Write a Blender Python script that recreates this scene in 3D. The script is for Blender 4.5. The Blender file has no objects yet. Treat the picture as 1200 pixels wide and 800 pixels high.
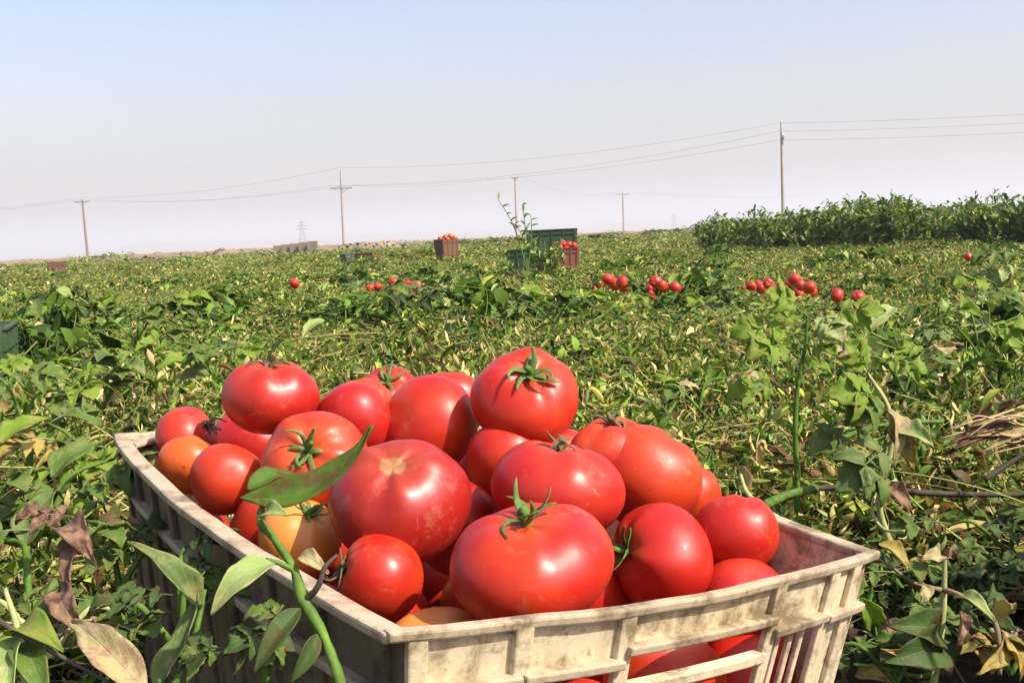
import bpy, math, random
import numpy as np
from mathutils import Vector, Matrix

random.seed(7)
rng = np.random.default_rng(7)
scn = bpy.context.scene
COL = scn.collection

# ------------------------------------------------------------------ camera
FPX, ROLL, HY, CAMZ = 1230.0, math.radians(2.7), 277.5, 0.52
_r = ROLL
_t = math.atan(-(HY - 400) * math.cos(_r) / FPX)
FW = Vector((0, math.cos(_t), -math.sin(_t)))
U0 = Vector((0, math.sin(_t), math.cos(_t)))
R0 = Vector((1, 0, 0))
CR = R0 * math.cos(_r) - U0 * math.sin(_r)
CU = R0 * math.sin(_r) + U0 * math.cos(_r)
EYE = Vector((0, 0, CAMZ))
cd = bpy.data.cameras.new('camera'); cam = bpy.data.objects.new('camera', cd); COL.objects.link(cam)
cd.sensor_width = 36; cd.lens = FPX / 1200 * 36; cd.clip_start = 0.02; cd.clip_end = 30000
M = Matrix((CR, CU, -FW)).transposed().to_4x4(); M.translation = EYE
cam.matrix_world = M
scn.camera = cam

# ------------------------------------------------------------------ sky, sun, exposure
SUN_EL, SUN_AZ = 46.0, 122.0          # azimuth clockwise from +Y (view direction): behind the camera, to the right
sdir = Vector((math.sin(math.radians(SUN_AZ)) * math.cos(math.radians(SUN_EL)),
               math.cos(math.radians(SUN_AZ)) * math.cos(math.radians(SUN_EL)),
               math.sin(math.radians(SUN_EL))))
w = bpy.data.worlds.new('World'); scn.world = w; w.use_nodes = True
nt = w.node_tree; bg = nt.nodes['Background']
sky = nt.nodes.new('ShaderNodeTexSky'); sky.sky_type = 'NISHITA'; sky.sun_disc = False
sky.sun_elevation = math.radians(SUN_EL); sky.sun_rotation = math.radians(SUN_AZ)
sky.air_density = 1.5; sky.dust_density = 4.2; sky.ozone_density = 4.0; sky.altitude = 200
wb = nt.nodes.new('ShaderNodeMix'); wb.data_type = 'RGBA'; wb.blend_type = 'MULTIPLY'; wb.inputs[0].default_value = 1
wb.inputs[7].default_value = (1.04, .90, .945, 1)        # camera white balance of the sky
nt.links.new(sky.outputs[0], wb.inputs[6]); nt.links.new(wb.outputs[2], bg.inputs[0]); bg.inputs[1].default_value = 0.145
sl = bpy.data.lights.new('sun', 'SUN'); sl.energy = 5.0; sl.angle = math.radians(0.6); sl.color = (1, .92, .78)
so = bpy.data.objects.new('sun', sl); COL.objects.link(so)
so.rotation_euler = (-sdir).to_track_quat('-Z', 'Y').to_euler()
vs = scn.view_settings; vs.view_transform = 'Standard'; vs.look = 'None'; vs.exposure = 0.73; vs.gamma = 1
vs.use_curve_mapping = False

# ------------------------------------------------------------------ helpers
def ray(px, py):
    return FW + CR * ((px - 600) / FPX) + CU * ((400 - py) / FPX)
def PW(px, py, d):
    """world point seen at photo pixel (px,py), d metres along the view axis"""
    return EYE + ray(px, py) * d
def hor(px):
    return HY - (px - 600) * math.tan(ROLL)
def GX(px, Y):
    """x of a thing standing Y metres away whose column meets the horizon at px"""
    rr = ray(px, hor(px)); return rr.x / rr.y * Y

def tag(o, label=None, cat=None, group=None, kind=None):
    if label: o['label'] = label
    if cat: o['category'] = cat
    if group: o['group'] = group
    if kind: o['kind'] = kind
    return o
def empty(name, loc, label, cat, group=None, rot=None):
    o = bpy.data.objects.new(name, None); COL.objects.link(o); o.location = loc
    o.empty_display_size = .05
    if rot is not None: o.rotation_euler = rot
    return tag(o, label, cat, group)
def mesh_np(name, v, f, mat=None, smooth=True, tint=None):
    me = bpy.data.meshes.new(name)
    v = np.asarray(v, dtype=np.float32); 
    f = np.asarray(f, dtype=np.int32)
    me.vertices.add(len(v)); me.vertices.foreach_set('co', v.ravel())
    n, k = f.shape
    me.loops.add(n * k); me.loops.foreach_set('vertex_index', f.ravel())
    me.polygons.add(n); me.polygons.foreach_set('loop_start', np.arange(0, n * k, k, dtype=np.int32))
    if tint is not None:
        a = me.attributes.new('tint', 'FLOAT_COLOR', 'POINT')
        c = np.ones((len(v), 4), np.float32); c[:, :3] = tint
        a.data.foreach_set('color', c.ravel())
    me.polygons.foreach_set('use_smooth', np.full(n, smooth))
    me.update(calc_edges=True); me.validate()
    if mat: me.materials.append(mat)
    return me
def mesh_py(name, v, f, mat=None, smooth=False):
    me = bpy.data.meshes.new(name); me.from_pydata([tuple(p) for p in v], [], f); me.update()
    if mat: me.materials.append(mat)
    if smooth: me.polygons.foreach_set('use_smooth', [True] * len(me.polygons))
    return me
def obj(name, me, parent=None, loc=None):
    o = bpy.data.objects.new(name, me); COL.objects.link(o)
    if parent: o.parent = parent
    if loc is not None: o.location = loc
    return o
def copy_tree(o, parent=None):
    c = o.copy(); COL.objects.link(c)
    if parent: c.parent = parent
    for ch in list(o.children): copy_tree(ch, c)
    return c

def tube_geo(pts, rad, sides=8, sub=4, wob=0.0):
    """smooth tapered tube through pts -> verts, faces"""
    pts = [Vector(p) for p in pts]
    if not hasattr(rad, '__len__'): rad = [rad] * len(pts)
    P, Rr = [], []
    n = len(pts)
    for i in range(n - 1):
        p0, p1, p2, p3 = pts[max(i - 1, 0)], pts[i], pts[i + 1], pts[min(i + 2, n - 1)]
        for k in range(sub):
            t = k / sub
            P.append(.5 * ((2 * p1) + (p2 - p0) * t + (2 * p0 - 5 * p1 + 4 * p2 - p3) * t * t + (3 * p1 - p0 - 3 * p2 + p3) * t ** 3))
            Rr.append(rad[i] * (1 - t) + rad[i + 1] * t)
    P.append(pts[-1]); Rr.append(rad[-1])
    v, f = [], []
    d = (P[1] - P[0]).normalized(); ref = Vector((0, 0, 1)) if abs(d.z) < .9 else Vector((1, 0, 0))
    nrm = d.cross(ref).normalized()
    for i, p in enumerate(P):
        d = (P[min(i + 1, len(P) - 1)] - P[max(i - 1, 0)]).normalized()
        nrm = (nrm - d * nrm.dot(d)).normalized(); b = d.cross(nrm)
        for s in range(sides):
            a = 2 * math.pi * s / sides
            v.append(p + (nrm * math.cos(a) + b * math.sin(a)) * Rr[i] * (1 + wob * math.sin(i * 1.9 + s * 2.1) * math.sin(i * .7 + 1)))
    for i in range(len(P) - 1):
        for s in range(sides):
            f.append((i * sides + s, i * sides + (s + 1) % sides, (i + 1) * sides + (s + 1) % sides, (i + 1) * sides + s))
    f.append(tuple(range(sides - 1, -1, -1))); f.append(tuple(range((len(P) - 1) * sides, len(P) * sides)))
    return v, f
def tube(name, pts, rad, mat, parent=None, sides=8, sub=4):
    v, f = tube_geo(pts, rad, sides, sub, .16)
    o = obj(name, mesh_py(name, v, f, mat, True), parent); return o
def box_geo(c, s, rz=0, taper=1.0):
    v = []
    for z in (-1, 1):
        k = taper if z > 0 else 1
        for x, y in ((-1, -1), (1, -1), (1, 1), (-1, 1)):
            X, Y = x * s[0] / 2 * k, y * s[1] / 2 * k
            v.append((c[0] + X * math.cos(rz) - Y * math.sin(rz), c[1] + X * math.sin(rz) + Y * math.cos(rz), c[2] + z * s[2] / 2))
    f = [(3, 2, 1, 0), (4, 5, 6, 7), (0, 1, 5, 4), (1, 2, 6, 5), (2, 3, 7, 6), (3, 0, 4, 7)]
    return v, f
def join(geos):
    V, F = [], []
    for v, f in geos:
        o = len(V); V += [tuple(p) for p in v]; F += [tuple(i + o for i in q) for q in f]
    return V, F

# ------------------------------------------------------------------ materials
def new_mat(name):
    m = bpy.data.materials.new(name); m.use_nodes = True
    m.node_tree.nodes.clear()
    return m, m.node_tree
class NT:
    def __init__(s, t): s.t = t
    def n(s, typ, **kw):
        nd = s.t.nodes.new(typ)
        for k, v in kw.items():
            if k in nd.inputs: nd.inputs[k].default_value = v
            else: setattr(nd, k, v)
        return nd
    def l(s, a, b): s.t.links.new(a, b)
    def noise(s, vec, scale, detail=3, rough=.6, dist=0):
        nd = s.n('ShaderNodeTexNoise'); nd.inputs['Scale'].default_value = scale
        nd.inputs['Detail'].default_value = detail; nd.inputs['Roughness'].default_value = rough
        nd.inputs['Distortion'].default_value = dist
        if vec: s.l(vec, nd.inputs['Vector'])
        return nd.outputs['Fac']
    def ramp(s, fac, *stops):
        nd = s.n('ShaderNodeValToRGB'); e = nd.color_ramp.elements
        while len(e) < len(stops): e.new(.5)
        for i, (p, c) in enumerate(stops):
            e[i].position = p; e[i].color = (*c, 1) if hasattr(c, '__len__') else (c, c, c, 1)
        s.l(fac, nd.inputs[0]); return nd.outputs[0]
    def mix(s, fac, a, b, blend='MIX'):
        nd = s.n('ShaderNodeMix', data_type='RGBA', blend_type=blend)
        for i, x in ((0, fac), (6, a), (7, b)):
            if hasattr(x, 'is_linked'): s.l(x, nd.inputs[i])
            else: nd.inputs[i].default_value = (*x, 1) if hasattr(x, '__len__') else x
        return nd.outputs[2]
    def math(s, op, a, b=0.0):
        nd = s.n('ShaderNodeMath', operation=op)
        for i, x in ((0, a), (1, b)):
            if hasattr(x, 'is_linked'): s.l(x, nd.inputs[i])
            else: nd.inputs[i].default_value = x
        return nd.outputs[0]
    def princ(s, color, rough=.5, spec=.5, bump=None, bstr=.3, bdist=.002, **kw):
        p = s.n('ShaderNodeBsdfPrincipled')
        for nm, x in (('Base Color', color), ('Roughness', rough)):
            if hasattr(x, 'is_linked'): s.l(x, p.inputs[nm])
            else: p.inputs[nm].default_value = (*x, 1) if hasattr(x, '__len__') else x
        p.inputs['Specular IOR Level'].default_value = spec
        for k, v in kw.items(): p.inputs[k.replace('_', ' ')].default_value = v
        if bump is not None:
            b = s.n('ShaderNodeBump'); b.inputs['Strength'].default_value = bstr; b.inputs['Distance'].default_value = bdist
            s.l(bump, b.inputs['Height']); s.l(b.outputs[0], p.inputs['Normal'])
        return p
    def out(s, sh):
        o = s.n('ShaderNodeOutputMaterial'); s.l(sh, o.inputs[0])
    def obj_co(s): return s.n('ShaderNodeTexCoord').outputs['Object']
    def pos(s): return s.n('ShaderNodeNewGeometry').outputs['Position']

def mat_simple(name, c, rough=.7, var=.25, scale=30, spec=.3, metal=0.0):
    m, t = new_mat(name); g = NT(t)
    co = g.obj_co(); f = g.noise(co, scale, 5)
    col = g.ramp(f, (.25, tuple(x * (1 - var) for x in c)), (.75, tuple(min(1, x * (1 + var)) for x in c)))
    p = g.princ(col, rough, spec, bump=f, bstr=.2, Metallic=metal); g.out(p.outputs[0]); return m

def mat_leaf_tint(name, trans=.2):
    """leaf whose own colour sits in the mesh attribute 'tint'"""
    m, t = new_mat(name); g = NT(t)
    a = g.n('ShaderNodeAttribute'); a.attribute_name = 'tint'
    f = g.noise(g.obj_co(), 90, 2)
    col = g.mix(g.ramp(f, (.35, 0), (.7, .55)), a.outputs['Color'], g.mix(1.0, a.outputs['Color'], (1.25, .95, .6), 'MULTIPLY'))
    p = g.princ(col, .58, .22, bump=f, bstr=.4, bdist=.003)
    tr = g.n('ShaderNodeBsdfTranslucent'); g.l(g.mix(1.0, col, (1.2, 1.25, .55), 'MULTIPLY'), tr.inputs[0])
    mx = g.n('ShaderNodeMixShader'); mx.inputs[0].default_value = trans
    g.l(p.outputs[0], mx.inputs[1]); g.l(tr.outputs[0], mx.inputs[2]); g.out(mx.outputs[0]); return m

def mat_leaf(name, c1, c2, spots=None, trans=.35, rough=.45, veins=.65):
    """large leaf: two-tone blade, veins along the uv, optional dry spots"""
    m, t = new_mat(name); g = NT(t)
    uv = g.n('ShaderNodeUVMap').outputs[0]; co = g.obj_co()
    sep = g.n('ShaderNodeSeparateXYZ'); g.l(uv, sep.inputs[0])
    x = g.math('ABSOLUTE', g.math('SUBTRACT', sep.outputs[0], .5))
    f = g.noise(co, 45, 4); f2 = g.noise(co, 140, 3)
    col = g.mix(g.ramp(f, (.32, 0), (.68, 1)), c1, c2)
    mid = g.ramp(x, (.0, 1), (.035, 0))
    wv = g.math('FRACT', g.math('ADD', g.math('MULTIPLY', sep.outputs[1], 6.0), g.math('MULTIPLY', x, -5.0)))
    side = g.ramp(wv, (.0, .8), (.1, 0))
    vein = g.math('MULTIPLY', g.math('MAXIMUM', mid, side), veins)
    col = g.mix(vein, col, tuple(min(1, .5 * a + .16) for a in c2))
    if spots:
        col = g.mix(g.ramp(g.noise(co, 60, 5, .7), (.5, 0), (.62, 1)), col, spots)
        edge = g.math('MULTIPLY', g.ramp(x, (.36, 0), (.5, 1)), g.ramp(f2, (.4, 0), (.55, 1)))
        col = g.mix(edge, col, spots)
    hgt = g.math('ADD', g.math('MULTIPLY', vein, -.6), f2)
    p = g.princ(col, rough + .1, .24, bump=hgt, bstr=.5, bdist=.002)
    tr = g.n('ShaderNodeBsdfTranslucent'); g.l(g.mix(1.0, col, (1.15, 1.3, .5), 'MULTIPLY'), tr.inputs[0])
    mx = g.n('ShaderNodeMixShader'); mx.inputs[0].default_value = trans
    g.l(p.outputs[0], mx.inputs[1]); g.l(tr.outputs[0], mx.inputs[2]); g.out(mx.outputs[0]); return m

def mat_tomato(name, c1, c2, c3, amt=.5, scar=False, spots=False, rough=.38):
    """c1 main skin, c2 second tone in soft patches, c3 round the stalk"""
    m, t = new_mat(name); g = NT(t)
    co = g.obj_co(); geo = g.n('ShaderNodeObjectInfo')
    va = g.n('ShaderNodeVectorMath', operation='ADD'); g.l(co, va.inputs[0])
    rnd = g.n('ShaderNodeCombineXYZ'); g.l(g.math('MULTIPLY', geo.outputs['Random'], 37.0), rnd.inputs[0]); g.l(rnd.outputs[0], va.inputs[1])
    P = va.outputs[0]
    col = g.mix(g.ramp(g.noise(P, 18, 2), (.42, 0), (.72, amt)), c1, c2)
    nrm = g.n('ShaderNodeVectorMath', operation='NORMALIZE'); g.l(co, nrm.inputs[0])
    sp = g.n('ShaderNodeSeparateXYZ'); g.l(nrm.outputs[0], sp.inputs[0])
    top = g.math('MULTIPLY', g.ramp(sp.outputs[2], (.72, 0), (1.0, 1)), g.ramp(g.noise(P, 40, 3), (.3, .2), (.7, .8)))
    col = g.mix(top, col, c3)
    speck = g.ramp(g.noise(P, 420, 2), (.66, 0), (.74, .28))
    col = g.mix(speck, col, tuple(min(1, a * 1.15 + .06) for a in c2))
    bump = g.noise(P, 60, 2)
    rgh = g.ramp(g.noise(P, 25, 4), (.3, rough - .06), (.75, rough + .16))
    if scar:
        k = g.math('ADD', sp.outputs[2], g.math('MULTIPLY', g.noise(P, 90, 4), .05))
        col = g.mix(g.ramp(k, (.986, 0), (1.0, .6)), col, (.34, .22, .09))
        scuff = g.ramp(g.noise(P, 55, 6, .75), (.56, 0), (.66, .55))
        col = g.mix(scuff, col, (.36, .07, .05))
        rgh = g.ramp(scuff, (0, rough + .05), (1, .62))
    if spots:
        vo = g.n('ShaderNodeTexVoronoi'); vo.inputs['Scale'].default_value = 26; g.l(P, vo.inputs['Vector'])
        col = g.mix(g.ramp(vo.outputs['Distance'], (.1, .85), (.2, 0)), col, (.75, .42, .12))
    fl = g.ramp(g.noise(P, 33, 7, .78), (.57, 0), (.69, .55))
    col = g.mix(fl, col, tuple(a * .5 + b * .35 for a, b in zip(c1, (.55, .34, .16))))
    ms = g.n('ShaderNodeMapping'); g.l(P, ms.inputs[0]); ms.inputs['Scale'].default_value = (260, 30, 30); ms.inputs['Rotation'].default_value = (.4, .9, .2)
    col = g.mix(g.ramp(g.noise(ms.outputs[0], 1, 3), (.70, 0), (.76, .4)), col, (.62, .30, .16))
    vs_ = g.n('ShaderNodeTexVoronoi'); vs_.inputs['Scale'].default_value = 45; g.l(P, vs_.inputs['Vector'])
    col = g.mix(g.ramp(vs_.outputs['Distance'], (.045, .8), (.075, 0)), col, (.10, .035, .02))
    dust = g.ramp(g.noise(P, 70, 6, .7), (.58, 0), (.85, .10))
    col = g.mix(dust, col, (.55, .33, .24))
    p = g.princ(col, rgh, .42, bump=bump, bstr=.16, bdist=.002, Subsurface_Weight=.05, Subsurface_Scale=.006,
                Coat_Weight=.02, Coat_Roughness=.12)
    p.inputs['Subsurface Radius'].default_value = (1, .25, .12)
    g.out(p.outputs[0]); return m

def mat_plastic(name, base, dirt, dirt_amt=.6, red=False, trans=0.0):
    m, t = new_mat(name); g = NT(t)
    co = g.obj_co()
    f = g.noise(co, 22, 8, .72, .4); f2 = g.noise(co, 130, 5, .7); f3 = g.noise(co, 7, 4, .6)
    col = g.mix(g.ramp(f3, (.35, 0), (.7, .5)), base, tuple(a * b for a, b in zip(base, (.92, .84, .7))))
    col = g.mix(g.ramp(f, (.49, 0), (.63, dirt_amt)), col, dirt)
    col = g.mix(g.ramp(f2, (.58, 0), (.72, dirt_amt * .7)), col, tuple(a * .6 for a in dirt))
    # streaks that run down the walls
    mp = g.n('ShaderNodeMapping'); g.l(co, mp.inputs[0]); mp.inputs['Scale'].default_value = (70, 70, 6)
    col = g.mix(g.ramp(g.noise(mp.outputs[0], 1, 4), (.55, 0), (.8, dirt_amt * .6)), col, dirt)
    if red:
        for c, rad in (((.0, .27, .0), .035), ((.0, .055, .0), .03), ((.12, -.02, -.03), .012), ((.385, .12, -.04), .05)):
            vd = g.n('ShaderNodeVectorMath', operation='DISTANCE'); g.l(co, vd.inputs[0]); vd.inputs[1].default_value = c
            k = g.math('ADD', vd.outputs['Value'], g.math('MULTIPLY', g.noise(co, 90, 5, .7), .06))
            col = g.mix(g.ramp(k, (rad, .75), (rad + .018, 0)), col, (.32, .05, .03))
    p = g.princ(col, g.ramp(f, (.3, .42), (.7, .75)), .4, bump=f2, bstr=.35, bdist=.0015, Subsurface_Weight=.15 if trans else 0, Subsurface_Scale=.004)
    sh = p.outputs[0]
    if trans:
        tr = g.n('ShaderNodeBsdfTranslucent'); g.l(col, tr.inputs[0])
        mx = g.n('ShaderNodeMixShader'); mx.inputs[0].default_value = trans
        g.l(sh, mx.inputs[1]); g.l(tr.outputs[0], mx.inputs[2]); sh = mx.outputs[0]
    g.out(sh); return m

MT = dict(
    red=mat_tomato('tomato_red', (.40, .012, .005), (.52, .05, .008), (.40, .08, .018), .9),
    pink=mat_tomato('tomato_pink_red', (.37, .012, .008), (.46, .04, .010), (.38, .09, .03), .85),
    deep=mat_tomato('tomato_scuffed', (.28, .010, .007), (.35, .026, .010), (.30, .065, .026), scar=True, rough=.34),
    orangered=mat_tomato('tomato_orange_red', (.44, .028, .007), (.54, .075, .011), (.48, .11, .022)),
    orange=mat_tomato('tomato_orange', (.54, .09, .012), (.58, .14, .016), (.52, .17, .03)),
    yellow=mat_tomato('tomato_yellow', (.60, .20, .03), (.52, .24, .05), (.4, .28, .08), .8),
    spotted=mat_tomato('tomato_spotted', (.39, .012, .006), (.48, .04, .011), (.40, .07, .022), spots=True),
)
M_CALYX = mat_simple('calyx_green', (.085, .14, .03), .6, .4, 80)
M_CALYX_DRY = mat_simple('calyx_dry', (.12, .10, .045), .7, .4, 80)
M_CRATE = mat_plastic('crate_plastic', (.68, .585, .40), (.17, .115, .05), .85, red=True, trans=.12)
M_CRATE_RIM = mat_plastic('crate_rim_plastic', (.40, .335, .23), (.13, .09, .045), .9, red=True)
M_CRATE_SHADE_SIDE = mat_plastic('crate_shade_side_plastic', (.13, .098, .062), (.045, .032, .019), .9, red=True)  # muddy left wall, its shade also put into the dark base colour
M_STEM = mat_simple('stem_green', (.075, .145, .02), .65, .5, 90, spec=.2)
M_STEM_PALE = mat_simple('stem_pale', (.34, .36, .14), .6, .3, 60)
M_STEM_DRY = mat_simple('stem_dry', (.20, .15, .085), .8, .4, 60)
M_TWIG = mat_simple('twig_dark', (.07, .055, .04), .85, .4, 60)
M_STRAW = mat_simple('straw', (.50, .34, .19), .7, .3, 50)
M_LEAF_TINT = mat_leaf_tint('litter_leaf')

# ------------------------------------------------------------------ ground and terrain
def hummock(x, y):
    """height of the leafy surface's bumps, metres (-1..1 scaled)"""
    return (np.sin(x * 2.1 + .7 * np.sin(y * 1.3)) * np.sin(y * 1.7 + .9 * np.sin(x * 1.1 + 2)) * .5
            + np.sin(x * 4.7 + y * 3.1 + 1.3) * .25 + np.sin(y * 5.3 - x * 2.9) * .25)
def ground_z(x, y):
    far = np.clip((y - 4) / 60, 0, 1)
    fur = np.exp(-((x - .52) / .24) ** 2 - ((y - .93) / .22) ** 2) + .9 * np.exp(-((x + .42) / .10) ** 2 - ((y - .70) / .22) ** 2)
    return .03 * hummock(x, y) * (1 - far) - .01 - .26 * fur
xs = np.concatenate([-np.geomspace(6000, 3, 46), np.linspace(-2.8, 2.8, 101), np.geomspace(3, 6000, 46)])
ys = np.concatenate([[-3000, -600, -100, -20, -6, -3], np.linspace(-2, 8, 141), np.geomspace(8.3, 9000, 70)])
X, Y = np.meshgrid(xs, ys); Z = ground_z(X, Y)
gv = np.stack([X, Y, Z], -1).reshape(-1, 3)
nx, ny = len(xs), len(ys); ii = np.arange(nx * ny).reshape(ny, nx)
gf = np.stack([ii[:-1, :-1], ii[:-1, 1:], ii[1:, 1:], ii[1:, :-1]], -1).reshape(-1, 4)
m, t = new_mat('soil'); g = NT(t); po = g.pos()
near = g.ramp(g.noise(po, 14, 8, .7), (.3, (.018, .013, .008)), (.6, (.04, .03, .018)), (.8, (.08, .06, .035)))
fars = g.ramp(g.noise(po, .05, 8, .7), (.35, (.26, .19, .12)), (.55, (.36, .28, .18)), (.7, (.19, .18, .09)))
sp = g.n('ShaderNodeSeparateXYZ'); g.l(po, sp.inputs[0])
fac = g.ramp(g.math('DIVIDE', sp.outputs[1], 160.0), (.25, 0), (.6, 1))
p = g.princ(g.mix(fac, near, fars), .95, .1, bump=g.noise(po, 40, 6, .7), bstr=.8, bdist=.02); g.out(p.outputs[0])
obj('ground', mesh_np('ground', gv, gf, m))['kind'] = 'structure'

# far bare ridge of hills in the haze
def hills(name, prof, Yd, depth, mat):
    """prof: (px, height_px above the horizon) ridge outline; built as a real ridge with a near and a far slope"""
    pxs = np.linspace(prof[0][0], prof[-1][0], 160)
    hp = np.interp(pxs, [a for a, _ in prof], [b for _, b in prof])
    hp = hp + .5 * np.sin(pxs * .09) + .35 * np.sin(pxs * .23 + 1) + .25 * np.sin(pxs * .51)
    hp = np.maximum(hp, 0.05)
    v = []; K = 7
    for px, h in zip(pxs, hp):
        x = GX(px, Yd); H = h / FPX * Yd
        for k in range(K):
            q = k / (K - 1); yy = Yd - depth + 2 * depth * q
            zz = H * math.sin(q * math.pi) ** .8 * (1 + .08 * math.sin(px * .3 + k)) if 0 < k < K - 1 else -3
            v.append((x * (1 + (yy - Yd) / Yd * .6), yy, zz))
    f = [(i * K + k, (i + 1) * K + k, (i + 1) * K + k + 1, i * K + k + 1) for i in range(len(pxs) - 1) for k in range(K - 1)]
    o = obj(name, mesh_py(name, v, f, mat, True)); o['kind'] = 'structure'; return o
M_HILL = mat_simple('hill_earth', (.30, .23, .17), .95, .3, .004, spec=.05)
hills('hills', [(-300, 2), (60, 3), (110, 7), (150, 8), (185, 15), (205, 13), (240, 8), (300, 9), (420, 10), (480, 12), (520, 9), (600, 8), (760, 10), (900, 6), (1500, 4)], 2600, 500, M_HILL)

# ------------------------------------------------------------------ leaf litter patches (vines, dead leaves, stalks)
def leaf_batch(n, R, zlo, zhi, lmin, lmax, pal, wts, flat=.6, r=None, curlmax=2.4, wide=(.3, .55), pos=None):
    """n small curled leaves inside a disc of radius R; returns verts, quads, tint"""
    r = r or rng
    S = np.array([0, .22, .52, .8, 1.0]); W = np.array([.12, .85, 1.0, .6, .06])
    L = r.uniform(lmin, lmax, n) * r.choice([.7, 1, 1, 1.35], n); wr = r.uniform(*wide, n) * .5
    k = r.uniform(-curlmax, curlmax, n); k[np.abs(k) < .05] = .05
    fold = r.uniform(-.2, 1.1, n)
    th = k[:, None] * S
    a = L[:, None] * np.sin(th) / k[:, None]; nn = L[:, None] * (1 - np.cos(th)) / k[:, None]
    cen = np.stack([a, np.zeros_like(a), nn], -1)                                   # n,5,3
    nl = np.stack([-np.sin(th), np.zeros_like(th), np.cos(th)], -1)
    bl = np.zeros_like(nl); bl[..., 1] = 1
    hw = (W[None] * (1 + r.uniform(-.35, .35, (n, 5)))) * (L * wr)[:, None]
    hw2 = (W[None] * (1 + r.uniform(-.35, .35, (n, 5)))) * (L * wr)[:, None]
    cf, sf = np.cos(fold)[:, None, None], np.sin(fold)[:, None, None]
    l = cen + (bl * cf + nl * sf) * hw[..., None]; q = cen + (-bl * cf + nl * sf) * hw2[..., None]
    V = np.stack([l, cen, q], 2).reshape(n, 15, 3)
    yaw = r.uniform(0, 2 * np.pi, n); pit = r.normal(0, flat, n); rol = r.normal(0, flat, n)
    cy, sy, cp, sp_, cr, sr = np.cos(yaw), np.sin(yaw), np.cos(pit), np.sin(pit), np.cos(rol), np.sin(rol)
    o = np.zeros(n); i1 = np.ones(n)
    Rx = np.stack([i1, o, o, o, cr, -sr, o, sr, cr], -1).reshape(n, 3, 3)
    Ry = np.stack([cp, o, sp_, o, i1, o, -sp_, o, cp], -1).reshape(n, 3, 3)
    Rz = np.stack([cy, -sy, o, sy, cy, o, o, o, i1], -1).reshape(n, 3, 3)
    RM = Rz @ Ry @ Rx
    V = np.einsum('nij,nkj->nki', RM, V - V.mean(1, keepdims=True))
    if pos is None:
        rad = R * np.sqrt(r.uniform(0, 1, n)); an = r.uniform(0, 2 * np.pi, n)
        z = zlo + (zhi - zlo) * r.uniform(0, 1, n) ** .8 * (1 - .35 * (rad / R) ** 2)
        pos = np.stack([rad * np.cos(an), rad * np.sin(an), z], -1)
    V = V + pos[:, None]
    T = np.array([[0, 1, 4, 3], [1, 2, 5, 4]]); T = np.concatenate([T + 3 * j for j in range(4)])
    F = (T[None] + 15 * np.arange(n)[:, None, None]).reshape(-1, 4)
    pal = np.array(pal); ci = r.choice(len(pal), n, p=np.array(wts) / sum(wts))
    C = pal[ci] * r.uniform(.7, 1.35, (n, 1)) * (1 + r.uniform(-.12, .12, (n, 3)))
    C *= (1 + .28 * np.sin(pos[:, 0] * 19 + pos[:, 1] * 13 + 1) * np.sin(pos[:, 1] * 23 - pos[:, 0] * 7))[:, None]      # shoots differ in tone
    C = np.repeat(C[:, None], 15, 1); C[:, 12:] *= r.uniform(.6, 1.3, (n, 1, 1))
    return V.reshape(-1, 3), F, C.reshape(-1, 3)
def stalk_batch(n, R, zlo, zhi, lmin, lmax, rad, pal, r=None, up=.35):
    r = r or rng; K = 6
    L = r.uniform(lmin, lmax, n); yaw = r.uniform(0, 2 * np.pi, n); pit = r.normal(0, up, n)
    d = np.stack([np.cos(yaw) * np.cos(pit), np.sin(yaw) * np.cos(pit), np.sin(pit)], -1)
    b = np.stack([-np.sin(yaw), np.cos(yaw), np.zeros(n)], -1)
    s = np.linspace(-.5, .5, K); k1 = r.uniform(-1.2, 1.2, n); k2 = r.uniform(-.8, .8, n)
    rr = R * np.sqrt(r.uniform(0, 1, n)); an = r.uniform(0, 2 * np.pi, n)
    c = np.stack([rr * np.cos(an), rr * np.sin(an), r.uniform(zlo, zhi, n)], -1)
    P = c[:, None] + d[:, None] * (L[:, None] * s)[..., None] + b[:, None] * (L * k1)[:, None, None] * (s ** 2)[None, :, None]
    P[..., 2] += (L * k2)[:, None] * (s ** 2 - .08)
    rv = r.uniform(.5, 1.2, n) * rad
    up_ = np.cross(d, b)
    V = []
    for a in (0, 2.09, 4.19):
        V.append(P + (b * math.cos(a) + up_ * math.sin(a))[:, None] * rv[:, None, None] * np.linspace(1.2, .6, K)[None, :, None])
    V = np.stack(V, 2).reshape(n, K * 3, 3)
    T = np.array([[j * 3 + a, j * 3 + (a + 1) % 3, j * 3 + 3 + (a + 1) % 3, j * 3 + 3 + a] for j in range(K - 1) for a in range(3)])
    F = (T[None] + K * 3 * np.arange(n)[:, None, None]).reshape(-1, 4)
    pal = np.array(pal); C = np.repeat((pal[r.choice(len(pal), n)] * r.uniform(.7, 1.3, (n, 1)))[:, None], K * 3, 1)
    return V.reshape(-1, 3), F, C.reshape(-1, 3)
def merge(*bs):
    V, F, C, o = [], [], [], 0
    for v, f, c in bs:
        V.append(v); F.append(f + o); C.append(c); o += len(v)
    return np.concatenate(V), np.concatenate(F), np.concatenate(C)

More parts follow.
